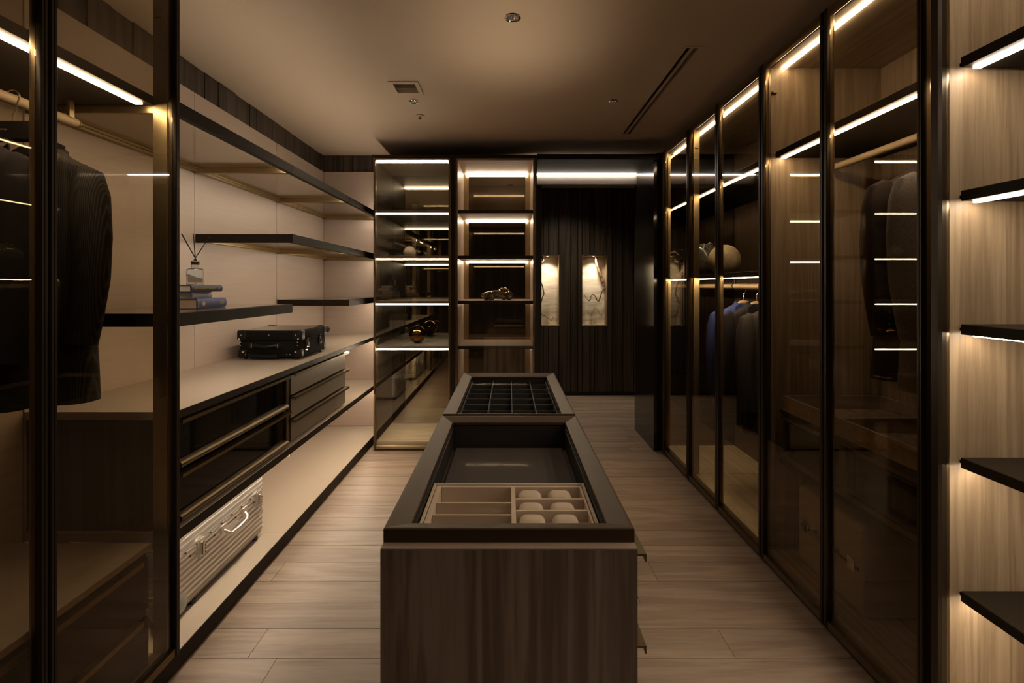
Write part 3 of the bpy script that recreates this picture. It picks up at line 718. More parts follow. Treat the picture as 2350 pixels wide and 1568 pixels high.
# ================================================================ HANGERS AND JACKETS
def stripes(name, c1, c2, scale, axis='x'):
    m, nt, b = nodes(name); L = nt.links.new
    tc = nt.nodes.new('ShaderNodeTexCoord'); wv = nt.nodes.new('ShaderNodeTexWave'); wv.bands_direction = 'X'
    wv.inputs['Scale'].default_value = scale; wv.inputs['Distortion'].default_value = .4
    cr = nt.nodes.new('ShaderNodeValToRGB'); cr.color_ramp.elements[0].position = .55; cr.color_ramp.elements[1].position = .8
    cr.color_ramp.elements[0].color = (*c1, 1); cr.color_ramp.elements[1].color = (*c2, 1)
    L(tc.outputs['Object'], wv.inputs['Vector']); L(wv.outputs['Fac'], cr.inputs[0]); L(cr.outputs[0], b.inputs['Base Color']); b.inputs['Roughness'].default_value = .85; b.inputs['Specular IOR Level'].default_value = .12
    return m
M_pin = stripes('pinstripe_wool', (.030, .026, .024), (.070, .060, .052), 60)
M_char = mat('charcoal_wool', (.030, .026, .025), .9, bump=.5, bscale=400, spec=.12)
M_navy = mat('navy_wool', (.030, .045, .15), .85, bump=.4, bscale=400, spec=.12)
M_blkw = mat('black_wool', (.012, .010, .012), .85, bump=.4, bscale=400, spec=.12)
M_mauve = mat('brown_wool', (.055, .041, .039), .85, bump=.4, bscale=400, spec=.12)
M_tweed = mat('grey_tweed', (.20, .18, .175), .95, bump=.8, bscale=160, var=.5)
M_hwood = mat('hanger_wood', (.48, .33, .18), .4)
def hanger(label, x, y, z, m=M_hwood, drop=.115, group=None, wide=.15, metal=M_chrome, tilt=0):
    """z = rod centre. arms run along x"""
    h = thing('coat_hanger', label, 'hanger', (x, y, z), group)
    r = .022; pts = []
    for k in range(12):
        a = math.radians(-150+ 24*k*1.0); 
        a = math.radians(200 - 24*k)
        pts.append((r*math.cos(a), 0, r*math.sin(a)))
    pts = pts[:11]
    pts += [(.012, 0, -.040), (0, 0, -.060), (0, 0, -drop+.012)]
    obj('hook', tube(NB(), pts, .0024, 8), metal, h, smooth=True, local=True)
    bm = NB(); n = 12; rings = []
    for k in range(-n, n+1):
        t = k/n; xx = wide*t; zz = -drop - .045*abs(t)**1.6 - .0*t
        hgt = .020*(1-abs(t)*.4); th = .013 + .006*abs(t)
        rings.append([(xx, -th, zz-hgt*.8), (xx, th, zz-hgt*.8), (xx, th, zz+hgt*.4), (xx, 0, zz+hgt*.7), (xx, -th, zz+hgt*.4)])
    if drop > .13: sq_ell(bm, (0, 0, -drop+.018), (.045, .016, .026), .9, 14, 8)
    loft(bm, rings); obj('arms', bm, m, h, smooth=True, local=True)
    return h
def jacket(label, x, y, z, m, group, length=.82, wide=.225, yaw=0, drop=.125, lap=True, buttons=None):
    """z = rod centre, hangs on a hanger; shoulders along x, front towards -y"""
    j = thing('jacket', label, 'jacket', (x, y, z), group); j.rotation_euler = (0, 0, yaw)
    zt = -drop
    bw = wide-.040
    prof = [(0.0, .062, .050), (-.015, .075, .060), (-.030, .110, .066), (-.050, .155, .068), (-.075, bw*.97, .066), (-.12, bw, .068), (-.18, bw*.97, .070),
            (-.30, bw*.90, .074), (-.42, bw*.88, .074), (-.60, bw*.96, .078), (-.74, bw*1.02, .082), (-length, bw*1.05, .086)]
    rings = []; n = 36
    for i, (dz, hw, hd) in enumerate(prof):
        ring = []
        for k in range(n):
            a = 2*PI*k/n; c_, s_ = math.cos(a), math.sin(a)
            fold = 1 + .05*math.sin(5*a+dz*4)*min(1, max(0, -dz*1.5))
            X_ = hw*math.copysign(abs(c_)**.8, c_); Y_ = hd*math.copysign(abs(s_)**.75, s_)*fold
            sl = -(abs(X_)/wide)**2*.020 if i < 6 else 0
            ring.append((X_, Y_, zt+dz+sl))
        rings.append(ring)
    bm = NB(); loft(bm, rings)
    obj('body', bm, m, j, smooth=True, local=True)
    for s in (-1, 1):
        pts = [(s*(wide-.085), 0, zt-.072), (s*(wide-.058), -.002, zt-.095), (s*(wide-.048), -.004, zt-.16), (s*(wide-.034), -.010, zt-.30), (s*(wide-.026), -.022, zt-.44), (s*(wide-.034), -.036, zt-.58), (s*(wide-.042), -.044, zt-.66)]
        o = obj('sleeve', tube(NB(), pts, [.030, .050, .060, .058, .054, .050, .048], 20, True, (.9, 1.05)), m, j, smooth=True, local=True)
        for q in range(4):
            bmb = NB(); bmesh.ops.create_cone(bmb, cap_ends=True, segments=12, radius1=.0065, radius2=.0065, depth=.004)
            M_ = Matrix.Translation((s*(wide-.04) - .02, -.040-.052, zt-.635+.022*q)) @ Matrix.Rotation(PI/2, 4, 'X')
            bmesh.ops.transform(bmb, matrix=M_, verts=bmb.verts)
            obj('button', bmb, M_chrome if buttons else M_blkleather, o, local=True)
    if lap:
        for s in (-1, 1):
            bm = NB(); pts = [(s*.050, zt+.004), (s*.088, zt-.020), (s*.115, zt-.125), (s*.085, zt-.130), (s*.012, zt-.36), (s*.004, zt-.30)]
            V = []
            for (px, pz) in pts:
                V.append(bm.verts.new((px, -.078 if pz < zt-.05 else -.062, pz)))
            f = bm.faces.new(V); r_ = bmesh.ops.extrude_face_region(bm, geom=[f])
            bmesh.ops.translate(bm, vec=(0, -.006, 0), verts=[g for g in r_['geom'] if isinstance(g, bmesh.types.BMVert)])
            obj('lapel', bm, m, j, local=True)
        tube_b = NB(); tube(tube_b, [(-.045, -.048, zt-.020), (-.056, -.01, zt-.006), (-.042, .038, zt+.001), (0, .048, zt+.004), (.042, .038, zt+.001), (.056, -.01, zt-.006), (.045, -.048, zt-.020)], .011, 8, True)
        obj('collar', tube_b, m, j, smooth=True, local=True)
    return j
HG = 'hangers on the rods'; JG = 'jackets on the rods'
# left wardrobe
hb = hanger('black hanger with printed letters on the left wardrobe rod', -1.575, 1.535, 2.05, M_blkleather, .112, HG, metal=M_brass)
obj('name_plate', box(NB(), -.16, .075, -.020, .012, -.142, -.082, .004, 2), M_blackm, hb, local=True)
text_mesh('lettering', 'LOUIS VUITTON', .0068, mat('tan_print', (.50, .36, .22), .5), hb, Matrix.Translation((-1.598, 1.535-.0206, 2.05-.1105)) @ Matrix.Rotation(PI/2, 4, 'X'))
jacket('charcoal jacket behind the black lettered hanger at the left edge', -1.60, 1.42, 2.05, M_char, JG, .80, .225, drop=.16)
hanger('hanger holding the pinstripe jacket in the left wardrobe', -1.60, 1.66, 2.05, M_blkleather, .155, HG)
jacket('long black pinstripe jacket in the left wardrobe, nearest the open shelves', -1.60, 1.66, 2.05, M_pin, JG, .86, .210, drop=.135, buttons=True)
# right middle
hanger('hanger of the brown jacket in the middle right wardrobe', 1.66, 1.92, 2.05, M_hwood, .155, HG)
jacket('dark brown jacket hanging in the middle right wardrobe', 1.66, 1.92, 2.05, M_mauve, JG, .84, .240, drop=.13, buttons=True)
hanger('hanger of the grey tweed jacket in the middle right wardrobe', 1.67, 1.79, 2.05, M_hwood, .155, HG)
jacket('grey tweed jacket in front of the brown one in the middle right wardrobe', 1.67, 1.79, 2.05, M_tweed, JG, .86, .245, drop=.13)
# right far
for x_, y_, m_, l_, hl in ((1.67, 3.44, M_navy, 'navy blue jacket, farthest back of the three in the far right wardrobe', 'wooden hanger of the navy jacket'),
                      (1.67, 3.26, M_blkw, 'black jacket between the navy and the charcoal jackets', 'wooden hanger of the black jacket'),
                      (1.69, 3.04, M_char, 'charcoal jacket, nearest of the three in the far right wardrobe', 'wooden hanger of the nearest far right jacket')):
    hanger(hl + ' in the far right wardrobe', x_, y_, 1.448, M_hwood, .145, HG)
    jacket(l_, x_, y_, 1.448, m_, JG, .80 if m_ is not M_navy else .70, .245, drop=.12)

# ================================================================ SILVER SUITCASE
def silver_case():
    t = thing('suitcase', 'ribbed silver aluminium suitcase lying on the pale platform at the left', 'suitcase', (-1.575, 2.31, .071))
    X0, X1, Ya, Yb = -1.80, -1.352, 1.945, 2.695
    zs = .318
    def shell(z0, z1, edge_top):
        rings = []; n = 44
        for k in range(n+1):
            z = z0+(z1-z0)*k/n
            u = (z1-z) if edge_top else (z-z0)
            rr = .038
            ins = rr - math.sqrt(max(0, rr*rr - (rr-min(u, rr))**2)) if u < rr else 0
            rib = .0050*(.5+.5*math.cos(2*PI*(z-z0)/.0245)) if u > rr*.6 else 0
            ins += rib
            rings.append([(p[0], p[1], z) for p in rrect(X0+ins, X1-ins, Ya+ins, Yb-ins, .055-ins*.5, 6)])
        bm = NB(); loft(bm, rings); return bm
    obj('lower_shell', shell(.088, zs-.007, False), M_alu, t, smooth=True)
    obj('upper_shell', shell(zs+.007, .440, True), M_alu, t, smooth=True)
    bm = NB(); loft(bm, [[(p[0], p[1], z) for p in rrect(X0-.002+i_, X1+.002-i_, Ya-.002+i_, Yb+.002-i_, .056, 6)] for z, i_ in ((zs-.0095, .001), (zs-.0065, 0), (zs-.002, 0), (zs-.001, .003), (zs+.001, .003), (zs+.002, 0), (zs+.0065, 0), (zs+.0095, .001))])
    obj('frame_band', bm, M_alu, t, smooth=True)
    for yy in (2.117, 2.60):
        l = obj('latch', box(NB(), X1-.001, X1+.012, yy-.019, yy+.019, zs-.052, zs+.030, .004, 2), M_alu, t)
        obj('latch_lever', box(NB(), X1+.0122, X1+.019, yy-.008, yy+.008, zs-.044, zs+.014, .003, 2), M_chrome, l)
        for q in range(3): obj('lock_dial', tube(NB(), [(X1+.0125, yy+.011, zs-.036+q*.014), (X1+.018, yy+.011, zs-.036+q*.014)], .0045, 8), M_rubber, l)
    h = obj('handle', tube(NB(), [(X1+.004, 2.285, zs-.022), (X1+.022, 2.290, zs-.034), (X1+.026, 2.305, zs-.050), (X1+.026, 2.375, zs-.054), (X1+.026, 2.445, zs-.050), (X1+.022, 2.46, zs-.034), (X1+.004, 2.465, zs-.022)], [.007, .007, .009, .010, .009, .007, .007], 12), M_alu, t, smooth=True)
    bm = NB(); box(bm, X1-.001, X1+.009, 2.262, 2.305, zs-.036, zs+.004, .003, 2); box(bm, X1-.001, X1+.009, 2.445, 2.488, zs-.036, zs+.004, .003, 2)
    obj('handle_mount', bm, M_alu, h)
    for k in range(8):
        yy = 2.02+k*.085
        obj('rivet', tube(NB(), [(X1-.001, yy, zs+.014), (X1+.0035, yy, zs+.014)], .0038, 8), M_edge, t)
        if k % 2 == 0: obj('rivet', tube(NB(), [(X1-.001, yy+.03, zs-.014), (X1+.0035, yy+.03, zs-.014)], .0038, 8), M_edge, t)
    # wheel cups at the near end, top and bottom corners
    bm = NB(); sq_ell(bm, (X1-.048, Ya+.045, .130), (.052, .055, .045), .5); c = obj('wheel_cup', bm, mat('grey_cup', (.30, .30, .27), .35, .4), t, smooth=True)
    obj('wheel', tube(NB(), [(X1-.052, Ya-.016, .105), (X1-.018, Ya-.016, .105)], .024, 18), M_rubber, t)
    bm = NB(); box(bm, X1-.055, X1-.048, Ya-.03, Ya+.01, .085, .14, .002); obj('wheel_fork', bm, M_rubber, t)
    bm = NB(); sq_ell(bm, (X1-.052, Ya+.052, .412), (.053, .055, .034), .6); obj('wheel_cup', bm, M_alu, t, smooth=True)
    for k in range(3):
        a = 2*PI*k/3; cxx, cyy = X1-.045+.018*math.cos(a), Ya+.045+.018*math.sin(a)
        obj('screw', lathe(NB(), cxx, cyy, [(.004, .444), (.004, .4485), (0, .4485)], 8, False), M_edge, t)
    obj('label_plate', box(NB(), X1-.001, X1+.002, 2.615, 2.655, .205, .222, .001), M_chrome, t)
    for a, b in ((X0+.03, Ya+.07), (X0+.03, Yb-.07), (X1-.03, Yb-.07)): 
        obj('foot', lathe(NB(), a, b, [(.016, .0715), (.016, .0885)], 12), M_rubber, t)
    obj('foot', lathe(NB(), X1-.03, Ya+.16, [(.016, .0715), (.016, .0885)], 12), M_rubber, t)
silver_case()

# ================================================================ BLACK SUITCASE
def black_case():
    X0, X1, Ya, Yb = -1.735, -1.337, 3.105, 3.525; z0, z1, zm = .990, 1.160, 1.096
    t = thing('suitcase', 'black leather trolley case with metal clasps lying on the left worktop', 'suitcase', (-1.536, 3.315, .976))
    M_rib = stripes('black_ribbed_fibre', (.006, .0055, .005), (.014, .013, .012), 60)
    def rb(a, b, g=0): return loft(NB(), [[(p[0], p[1], z) for p in rrect(X0-g+i_, X1+g-i_, Ya-g+i_, Yb+g-i_, .018, 4)] for z, i_ in ((a, .005), (a+.004, .001), (a+.008, 0), (b-.008, 0), (b-.003, .002), (b, .006))])
    obj('base_shell', rb(z0, zm-.001), M_rib, t, smooth=True)
    obj('lid', rb(zm, z1, .005), M_rib, t, smooth=True)
    obj('lid_top', box(NB(), X0+.012, X1-.012, Ya+.012, Yb-.012, z1+.0002, z1+.002), mat('olive_lid', (.075, .060, .042), .18), t, label='glossy lid top')
    for i, (cx, cy_, sx, sy) in enumerate(((X0, Ya, 1, 1), (X1, Ya, -1, 1), (X0, Yb, 1, -1), (X1, Yb, -1, -1))):
        bm = NB(); xa, xb = sorted((cx-sx*.009, cx+sx*.050)); ya, yb2 = sorted((cy_-sy*.009, cy_+sy*.050))
        box(bm, xa, xb, ya, yb2, zm+.004, z1+.004, .010, 3); obj('corner_cap', bm, M_blkleather, t, smooth=True)
        bm = NB(); xa, xb = sorted((cx-sx*.004, cx+sx*.045)); ya, yb2 = sorted((cy_-sy*.004, cy_+sy*.045))
        box(bm, xa, xb, ya, yb2, z0-.003, z0+.05, .010, 3); obj('corner_cap', bm, M_blkleather, t, smooth=True)
    def rivet_y(x, z, r=.0035, d=.0105): obj('rivet', tube(NB(), [(x, Ya-.002, z), (x, Ya-d, z)], r, 8), M_chrome, t)
    for x in (X0+.02, (X0+X1)/2, X1-.03): rivet_y(x, 1.134)
    for x in (X0+.008, X1-.012): rivet_y(x, 1.108, .006, .011); 
    for x in (X0+.018, X1-.016): rivet_y(x, 1.088); rivet_y(x, 1.068)
    for x in (X0+.03, X1-.03): rivet_y(x, 1.025, .0065, .008)
    for x in (X0+.05, X0+.072, X1-.085, X1-.065): rivet_y(x, 1.009)
    h = obj('handle', tube(NB(), [(X0+.085, Ya-.006, 1.066), (X0+.115, Ya-.014, 1.066), (X0+.15, Ya-.028, 1.064), (X0+.20, Ya-.030, 1.062), (X0+.235, Ya-.014, 1.066), (X0+.262, Ya-.006, 1.066)], [.008, .011, .013, .013, .011, .008], 10), M_blkleather, t, smooth=True)
    bm = NB()
    for a, b in ((X0+.060, X0+.115), (X0+.232, X0+.287)):
        box(bm, a, b, Ya-.006, Ya-.001, 1.052, 1.080, .003, 2)
    obj('handle_tab', bm, M_blkleather, h)
    for a in (X0+.088, X0+.255): obj('handle_loop', box(NB(), a, a+.008, Ya-.022, Ya-.0065, 1.052, 1.080, .001), M_brass, h)
    obj('pull_bar', tube(NB(), [(X0+.075, Ya-.006, 1.000), (X0+.255, Ya-.006, 1.000)], .014, 12), M_blkleather, t, smooth=True)
    for yy in (3.19, 3.41):
        l = obj('clasp', box(NB(), X1+.001, X1+.012, yy-.019, yy+.019, 1.043, 1.090, .002), M_chrome, t)
        bm = NB(); box(bm, X1+.0125, X1+.018, yy-.010, yy+.010, 1.052, 1.082, .002); box(bm, X1+.006, X1+.013, yy-.013, yy+.013, 1.094, 1.108, .002)
        obj('clasp_hook', bm, M_chrome, l)
        for q in (-.008, .010): obj('rivet', tube(NB(), [(X1-.001, yy+q, 1.030), (X1+.003, yy+q, 1.030)], .003, 8), M_chrome, t)
    obj('lid_rim', box(NB(), X1+.001, X1+.0062, Ya+.03, Yb-.03, 1.0965, 1.099), M_chrome, t)
    for zz in (1.130,):
        wv = obj('wheel', tube(NB(), [(X1-.018, Yb+.021, zz), (X1+.016, Yb+.021, zz)], .021, 18), M_rubber, t)
        obj('wheel_hub', tube(NB(), [(X1+.0165, Yb+.021, zz), (X1+.019, Yb+.021, zz)], .009, 12), M_chrome, wv)
        obj('wheel_housing', box(NB(), X1-.05, X1+.010, Yb+.0, Yb+.012, zz-.028, z1+.004, .004, 2), M_blkleather, t)
    obj('wheel', tube(NB(), [(X0-.0, Yb+.021, 1.130), (X0+.030, Yb+.021, 1.130)], .021, 18), M_rubber, t)
    for a, b in ((X0+.03, Ya+.03), (X1-.03, Ya+.03), (X0+.03, Yb-.03), (X1-.03, Yb-.03)):
        obj('foot', lathe(NB(), a, b, [(.010, .9755), (.010, .989)], 12), M_rubber, t)
black_case()

# ================================================================ PALE SUITCASE IN THE RIGHT WARDROBE
def pale_case():
    X0, X1, Ya, Yb = 1.455, 1.88, 1.99, 2.43; z0, z1 = .078, .455
    t = thing('suitcase', 'cream leather case with grey handle standing in the middle right wardrobe', 'suitcase', (1.66, 2.21, .071))
    rings = []
    for y_, g in ((Ya, .006), (Ya+.006, 0), (Yb-.006, 0), (Yb, .006)):
        rings.append([(p[0], y_, p[1]) for p in rrect(X0+g, X1-g, z0+g, z1-g, .03, 5)])
    obj('shell', loft(NB(), rings), M_cream, t, smooth=True)
    obj('seam', box(NB(), X0-.002, X0+.001, Ya+.02, Yb-.02, .262, .272), M_edge, t)
    h = obj('handle', tube(NB(), [(X0-.004, 2.13, .285), (X0-.030, 2.14, .285), (X0-.034, 2.21, .283), (X0-.030, 2.28, .285), (X0-.004, 2.29, .285)], .010, 10), mat('grey_handle', (.22, .20, .17), .5), t, smooth=True)
    for yy in (2.05, 2.36): obj('latch', box(NB(), X0-.010, X0-.0005, yy-.02, yy+.02, .245, .30, .002), M_chrome, t)
    for zz in (.12, .15, .39, .42): obj('rivet', tube(NB(), [(X0-.003, 2.015, zz), (X0+.001, 2.015, zz)], .004, 8), M_chrome, t)
    for a, b in ((X0+.04, Ya+.04), (X0+.04, Yb-.04), (X1-.04, Ya+.04), (X1-.04, Yb-.04)):
        obj('foot', lathe(NB(), a, b, [(.012, .0695), (.012, .0785)], 10), M_rubber, t)
pale_case()

# ================================================================ BOOKS + DIFFUSER
def book(label, x, y, z, wd, ln, th, cover, pages, yaw, group='stacked books'):
    """spine along +x side"""
    b = thing('book', label, 'book', (x, y, z), group, yaw)
    bm = NB(); box(bm, -wd, 0, 0, ln, 0, .0025); box(bm, -wd, 0, 0, ln, th-.0025, th)
    obj('cover', bm, cover, b, local=True)
    pts = [(0, 0)] + [(.006*math.sin(PI*k/8), th*k/8) for k in range(9)] + [(-.002, th), (-.002, 0)]
    bm = NB(); prism(bm, [(-.003, 0)] + [(.006*math.sin(PI*k/8), th*k/8) for k in range(9)] + [(-.003, th)], 'y', 0, ln)
    sp = obj('spine', bm, cover, b, local=True, smooth=True)
    obj('page_block', box(NB(), -wd+.004, -.0035, .004, ln-.004, .0026, th-.0026), pages, b, local=True)
    return b
M_blue = mat('blue_cloth', (.09, .11, .27), .6); M_navyb = mat('slate_blue_cloth', (.060, .062, .105), .6); M_lil = mat('pale_lilac_paper', (.50, .46, .54), .5)
M_pg = mat('paper_pages', (.86, .80, .68), .8); M_pgt = mat('tan_pages', (.68, .48, .26), .8); M_pgw = mat('cream_pages', (.90, .83, .66), .8)
M_gold = mat('gold_print', (.60, .48, .25), .4, .3)
ZS = 1.344
bk1 = book('thick blue cloth book with gilt emblem at the bottom of the stack', -1.43, 2.215, ZS, .17, .225, .046, M_blue, M_pgt, 0)
bk2 = book('pale lilac book in the middle of the stack', -1.462, 2.225, ZS+.0465, .15, .215, .030, M_lil, M_pgw, math.radians(10))
bk3 = book('slate blue book with gilt title on top of the stack', -1.447, 2.20, ZS+.077, .16, .235, .033, M_navyb, M_pg, 0)
def spine_text(b, txt, size, y, z, m=M_gold, rot=False):
    R_ = Matrix(((0, 0, 1, 0), (1, 0, 0, 0), (0, 1, 0, 0), (0, 0, 0, 1)))
    if rot: R_ = R_ @ Matrix.Rotation(PI/2, 4, 'Z')
    return text_mesh('spine_print', txt, size, m, b, Matrix.Translation((b.location.x+.0062, b.location.y+y, b.location.z+z)) @ R_)
spine_text(bk3, 'ENCYCLOPAEDIA OF BUILDINGS', .0105, .095, .0165)
spine_text(bk3, '4', .016, .205, .0165)
spine_text(bk1, 'TOWER\nDESIGN', .010, .185, .024)
lathe_b = NB(); bmesh.ops.create_circle(lathe_b, cap_ends=True, segments=20, radius=.011)
bmesh.ops.transform(lathe_b, matrix=Matrix.Translation((.0068, .042, .023)) @ Matrix.Rotation(PI/2, 4, 'Y'), verts=lathe_b.verts)
obj('emblem', lathe_b, M_gold, bk1, local=True)
obj('spine_band', box(NB(), .0035, .0060, .004, .008, .006, .040), M_gold, bk1, local=True)

M_real = bpy.data.materials.new('bottle_glass'); M_real.use_nodes = True
b_ = M_real.node_tree.nodes['Principled BSDF']; b_.inputs['Transmission Weight'].default_value = 1; b_.inputs['Roughness'].default_value = 0; b_.inputs['IOR'].default_value = 1.45; b_.inputs['Base Color'].default_value = (.97, .95, .9, 1)
t = thing('reed_diffuser', 'glass reed diffuser with white label and black sticks on the stacked books', 'diffuser', (-1.498, 2.31, ZS+.1105))
bz = ZS+.1105; cx, cy_ = -1.498, 2.31
bm = NB(); hw = .036
loft(bm, [[(p[0], p[1], bz+z) for p in rrect(cx-w_, cx+w_, cy_-w_, cy_+w_, min(.010, w_*.9), 4)] for w_, z in ((hw-.003, .0), (hw, .004), (hw, .068), (hw-.004, .075), (.016, .080), (.0155, .095))])
obj('bottle', bm, M_real, t, smooth=True)
bm = NB()
box(bm, cx-.029, cx+.031, cy_-hw-.0012, cy_-hw-.0004, bz+.012, bz+.070)
obj('label', bm, mat('white_label', (.92, .91, .88), .6), t, label='white paper label')
bm = NB(); prism(bm, [(cx-.029, bz+.012), (cx+.031, bz+.012), (cx+.031, bz+.030), (cx+.005, bz+.036), (cx-.029, bz+.052)], 'y', cy_-hw-.0020, cy_-hw-.0013)
obj('label_patch', bm, mat('grey_label', (.33, .29, .23), .6), t, label='grey lower half of the label')
obj('collar', lathe(NB(), cx, cy_, [(.0175, bz+.0955), (.0175, bz+.110), (.0165, bz+.1105)], 20), M_blackm, t)
obj('rim', lathe(NB(), cx, cy_, [(.019, bz+.1107), (.019, bz+.113), (.014, bz+.113)], 20), M_real, t)
for (dx, dy, h_) in ((-.056, .01, .272), (-.050, -.01, .262), (-.008, .01, .275), (.060, .0, .268), (-.053, .004, .270)):
    obj('reed', tube(NB(), [(cx-dx*.12, cy_-dy*.3, bz+.114), (cx+dx, cy_+dy, bz+h_-.03)], .0022, 6), M_blackm, t)

t.rotation_euler = (0, 0, math.radians(31))
# ================================================================ MODEL CAR
def model_car():
    t = thing('model_car', 'bronze vintage racing car model on the third shelf of the centre cabinet', 'model car', (-.105, 4.52, 1.3165), rz=math.radians(27))
    M_car = mat('polished_bronze', (.20, .155, .10), .14, 1.0)
    L_ = .32
    # stations: x (nose at -L/2), half width, z bottom, z top
    st = [(-.160, .012, .038, .052), (-.155, .030, .030, .062), (-.140, .042, .022, .072), (-.115, .048, .018, .081), (-.080, .050, .016, .088), (-.040, .049, .015, .092), (0, .049, .015, .092),
          (.035, .049, .015, .084), (.060, .050, .015, .082), (.085, .050, .016, .080), (.110, .046, .018, .074), (.135, .038, .024, .064), (.152, .024, .032, .052), (.158, .008, .038, .044)]
    rings = []
    for x, hw, zb, zt in st:
        ring = []
        for k in range(20):
            a = 2*PI*k/20; c_, s_ = math.cos(a), math.sin(a)
            ring.append((x, hw*math.copysign(abs(c_)**.75, c_), (zb+zt)/2 + (zt-zb)/2*math.copysign(abs(s_)**.8, s_)))
        rings.append(ring)
    obj('body', loft(NB(), rings), M_car, t, smooth=True, local=True)
    rings = []
    for x, hw, zb, zt in ((.058, .004, .078, .115), (.062, .016, .078, .122), (.080, .018, .076, .118), (.110, .014, .066, .100), (.140, .008, .054, .078), (.158, .002, .042, .050)):
        rings.append([(x, hw*math.cos(2*PI*k/12), (zb+zt)/2+(zt-zb)/2*math.sin(2*PI*k/12)) for k in range(12)])
    obj('head_fairing', loft(NB(), rings), M_car, t, smooth=True, local=True)
    obj('driver_helmet', sq_ell(NB(), (.038, -.008, .100), (.014, .013, .015), 1.0, 16, 10), M_car, t, smooth=True, local=True)
    bm = NB(); tube(bm, [(.012, -.030, .088), (.008, 0, .104), (.012, .026, .088)], .0015, 6); obj('windscreen', bm, M_chrome, t, local=True)
    obj('grille', sq_ell(NB(), (-.157, 0, .045), (.006, .022, .009), .8, 14, 8), M_blackm, t, smooth=True, local=True)
    for wx in (-.090, .092):
        for s in (-1, 1):
            w = obj('wheel', tube(NB(), [(wx, s*.044, .034), (wx, s*.066, .034)], .034, 24), M_rubber, t, local=True)
            rim = NB(); tube(rim, [(wx, s*.0662, .034), (wx, s*.0675, .034)], .024, 20); obj('wheel_rim', rim, mat('car_rim', (.10, .085, .065), .3, .9) if wx < 0 and s < 0 else bpy.data.materials['car_rim'], w, local=True)
            fd = NB()
            pts = [(wx+.039*math.cos(a), s*.050, .034+.039*math.sin(a)) for a in [PI*.05+PI*.9*k/10 for k in range(11)]]
            tube(fd, pts, .007, 8); obj('fender', fd, M_car, t, smooth=True, local=True)
            sp = NB()
            for q in range(5):
                a = 2*PI*q/5; tube(sp, [(wx, s*.069, .034), (wx+.021*math.cos(a), s*.069, .034+.021*math.sin(a))], .0018, 5)
            obj('spokes', sp, M_chrome, w, local=True)
    bm = NB(); tube(bm, [(-.03, -.051, .030), (.03, -.054, .028), (.07, -.053, .030)], .004, 8); obj('exhaust_pipe', bm, M_chrome, t, smooth=True, local=True)
    bm = NB(); box(bm, -.035, -.018, -.052, -.049, .060, .068, .001); box(bm, -.014, .003, -.052, -.049, .060, .068, .001); obj('side_vent', bm, M_chrome, t, local=True)
model_car()

# ================================================================ VASES, SPHERES, BRANCHES
def stone(name, c1, c2, scale=9, rough=.45, vein=(.2, .15, .1)):
    m, nt, b = nodes(name); L = nt.links.new
    tc = nt.nodes.new('ShaderNodeTexCoord'); n = nt.nodes.new('ShaderNodeTexNoise'); n.inputs['Scale'].default_value = scale; n.inputs['Detail'].default_value = 8; n.inputs['Distortion'].default_value = 1
    v = nt.nodes.new('ShaderNodeTexVoronoi'); v.feature = 'DISTANCE_TO_EDGE'; v.inputs['Scale'].default_value = scale*1.6
    cr = nt.nodes.new('ShaderNodeValToRGB'); cr.color_ramp.elements[0].color = (*c1, 1); cr.color_ramp.elements[1].color = (*c2, 1); cr.color_ramp.elements[0].position = .3; cr.color_ramp.elements[1].position = .7
    lt = nt.nodes.new('ShaderNodeMath'); lt.operation = 'LESS_THAN'; lt.inputs[1].default_value = .012
    mx = nt.nodes.new('ShaderNodeMixRGB'); mx.inputs[2].default_value = (*vein, 1)
    L(tc.outputs['Object'], n.inputs['Vector']); va = nt.nodes.new('ShaderNodeVectorMath'); va.operation = 'MULTIPLY_ADD'; va.inputs[1].default_value = (.16, .16, .16); L(n.outputs['Color'], va.inputs[0]); L(tc.outputs['Object'], va.inputs[2]); L(va.outputs[0], v.inputs['Vector']); L(n.outputs['Fac'], cr.inputs[0]); L(cr.outputs[0], mx.inputs[1]); L(v.outputs['Distance'], lt.inputs[0]); L(lt.outputs[0], mx.inputs[0])
    L(mx.outputs[0], b.inputs['Base Color']); b.inputs['Roughness'].default_value = rough; return m
t = thing('globe_vase', 'pale stone globe vase on the shelf of the far right wardrobe', 'vase', (1.585, 3.56, 1.535))
R_ = .113
prof = [(R_*math.sin(a), 1.5345+.106+R_*-math.cos(a)) for a in [.38+(PI-.38-.25)*k/22 for k in range(23)]]
z_ = prof[0][1]; prof = [(r, z-z_+1.5345) for r, z in prof]
zt = prof[-1][1]
obj('body', lathe(NB(), 1.585, 3.56, [(0, 1.5345)]+prof+[(prof[-1][0]-.005, zt+.001), (prof[-1][0]-.010, zt-.02), (0, zt-.03)], 36, False), stone('cream_stone', (.62, .48, .27), (.92, .80, .56), 9, .45, (.42, .30, .17)), t, smooth=True, label='cream veined stone body')
t = thing('globe_vase', 'large dark glazed vase with a jagged pale rim', 'vase', (1.58, 3.90, 1.535))
R_ = .135; prof = [(R_*math.sin(a), R_*-math.cos(a)*1.0) for a in [.45+(PI-.45-.42)*k/20 for k in range(21)]]
z_ = prof[0][1]; prof = [(r, z-z_+1.5345) for r, z in prof]; zt = prof[-1][1]
obj('body', lathe(NB(), 1.58, 3.90, [(0, 1.5345)]+prof+[(prof[-1][0]-.006, zt), (prof[-1][0]-.02, zt-.03), (0, zt-.05)], 36, False), stone('dark_glaze', (.06, .065, .052), (.17, .17, .14), 6, .15, (.015, .012, .01)), t, smooth=True)
bm = NB(); rr = prof[-1][0]
pts = []
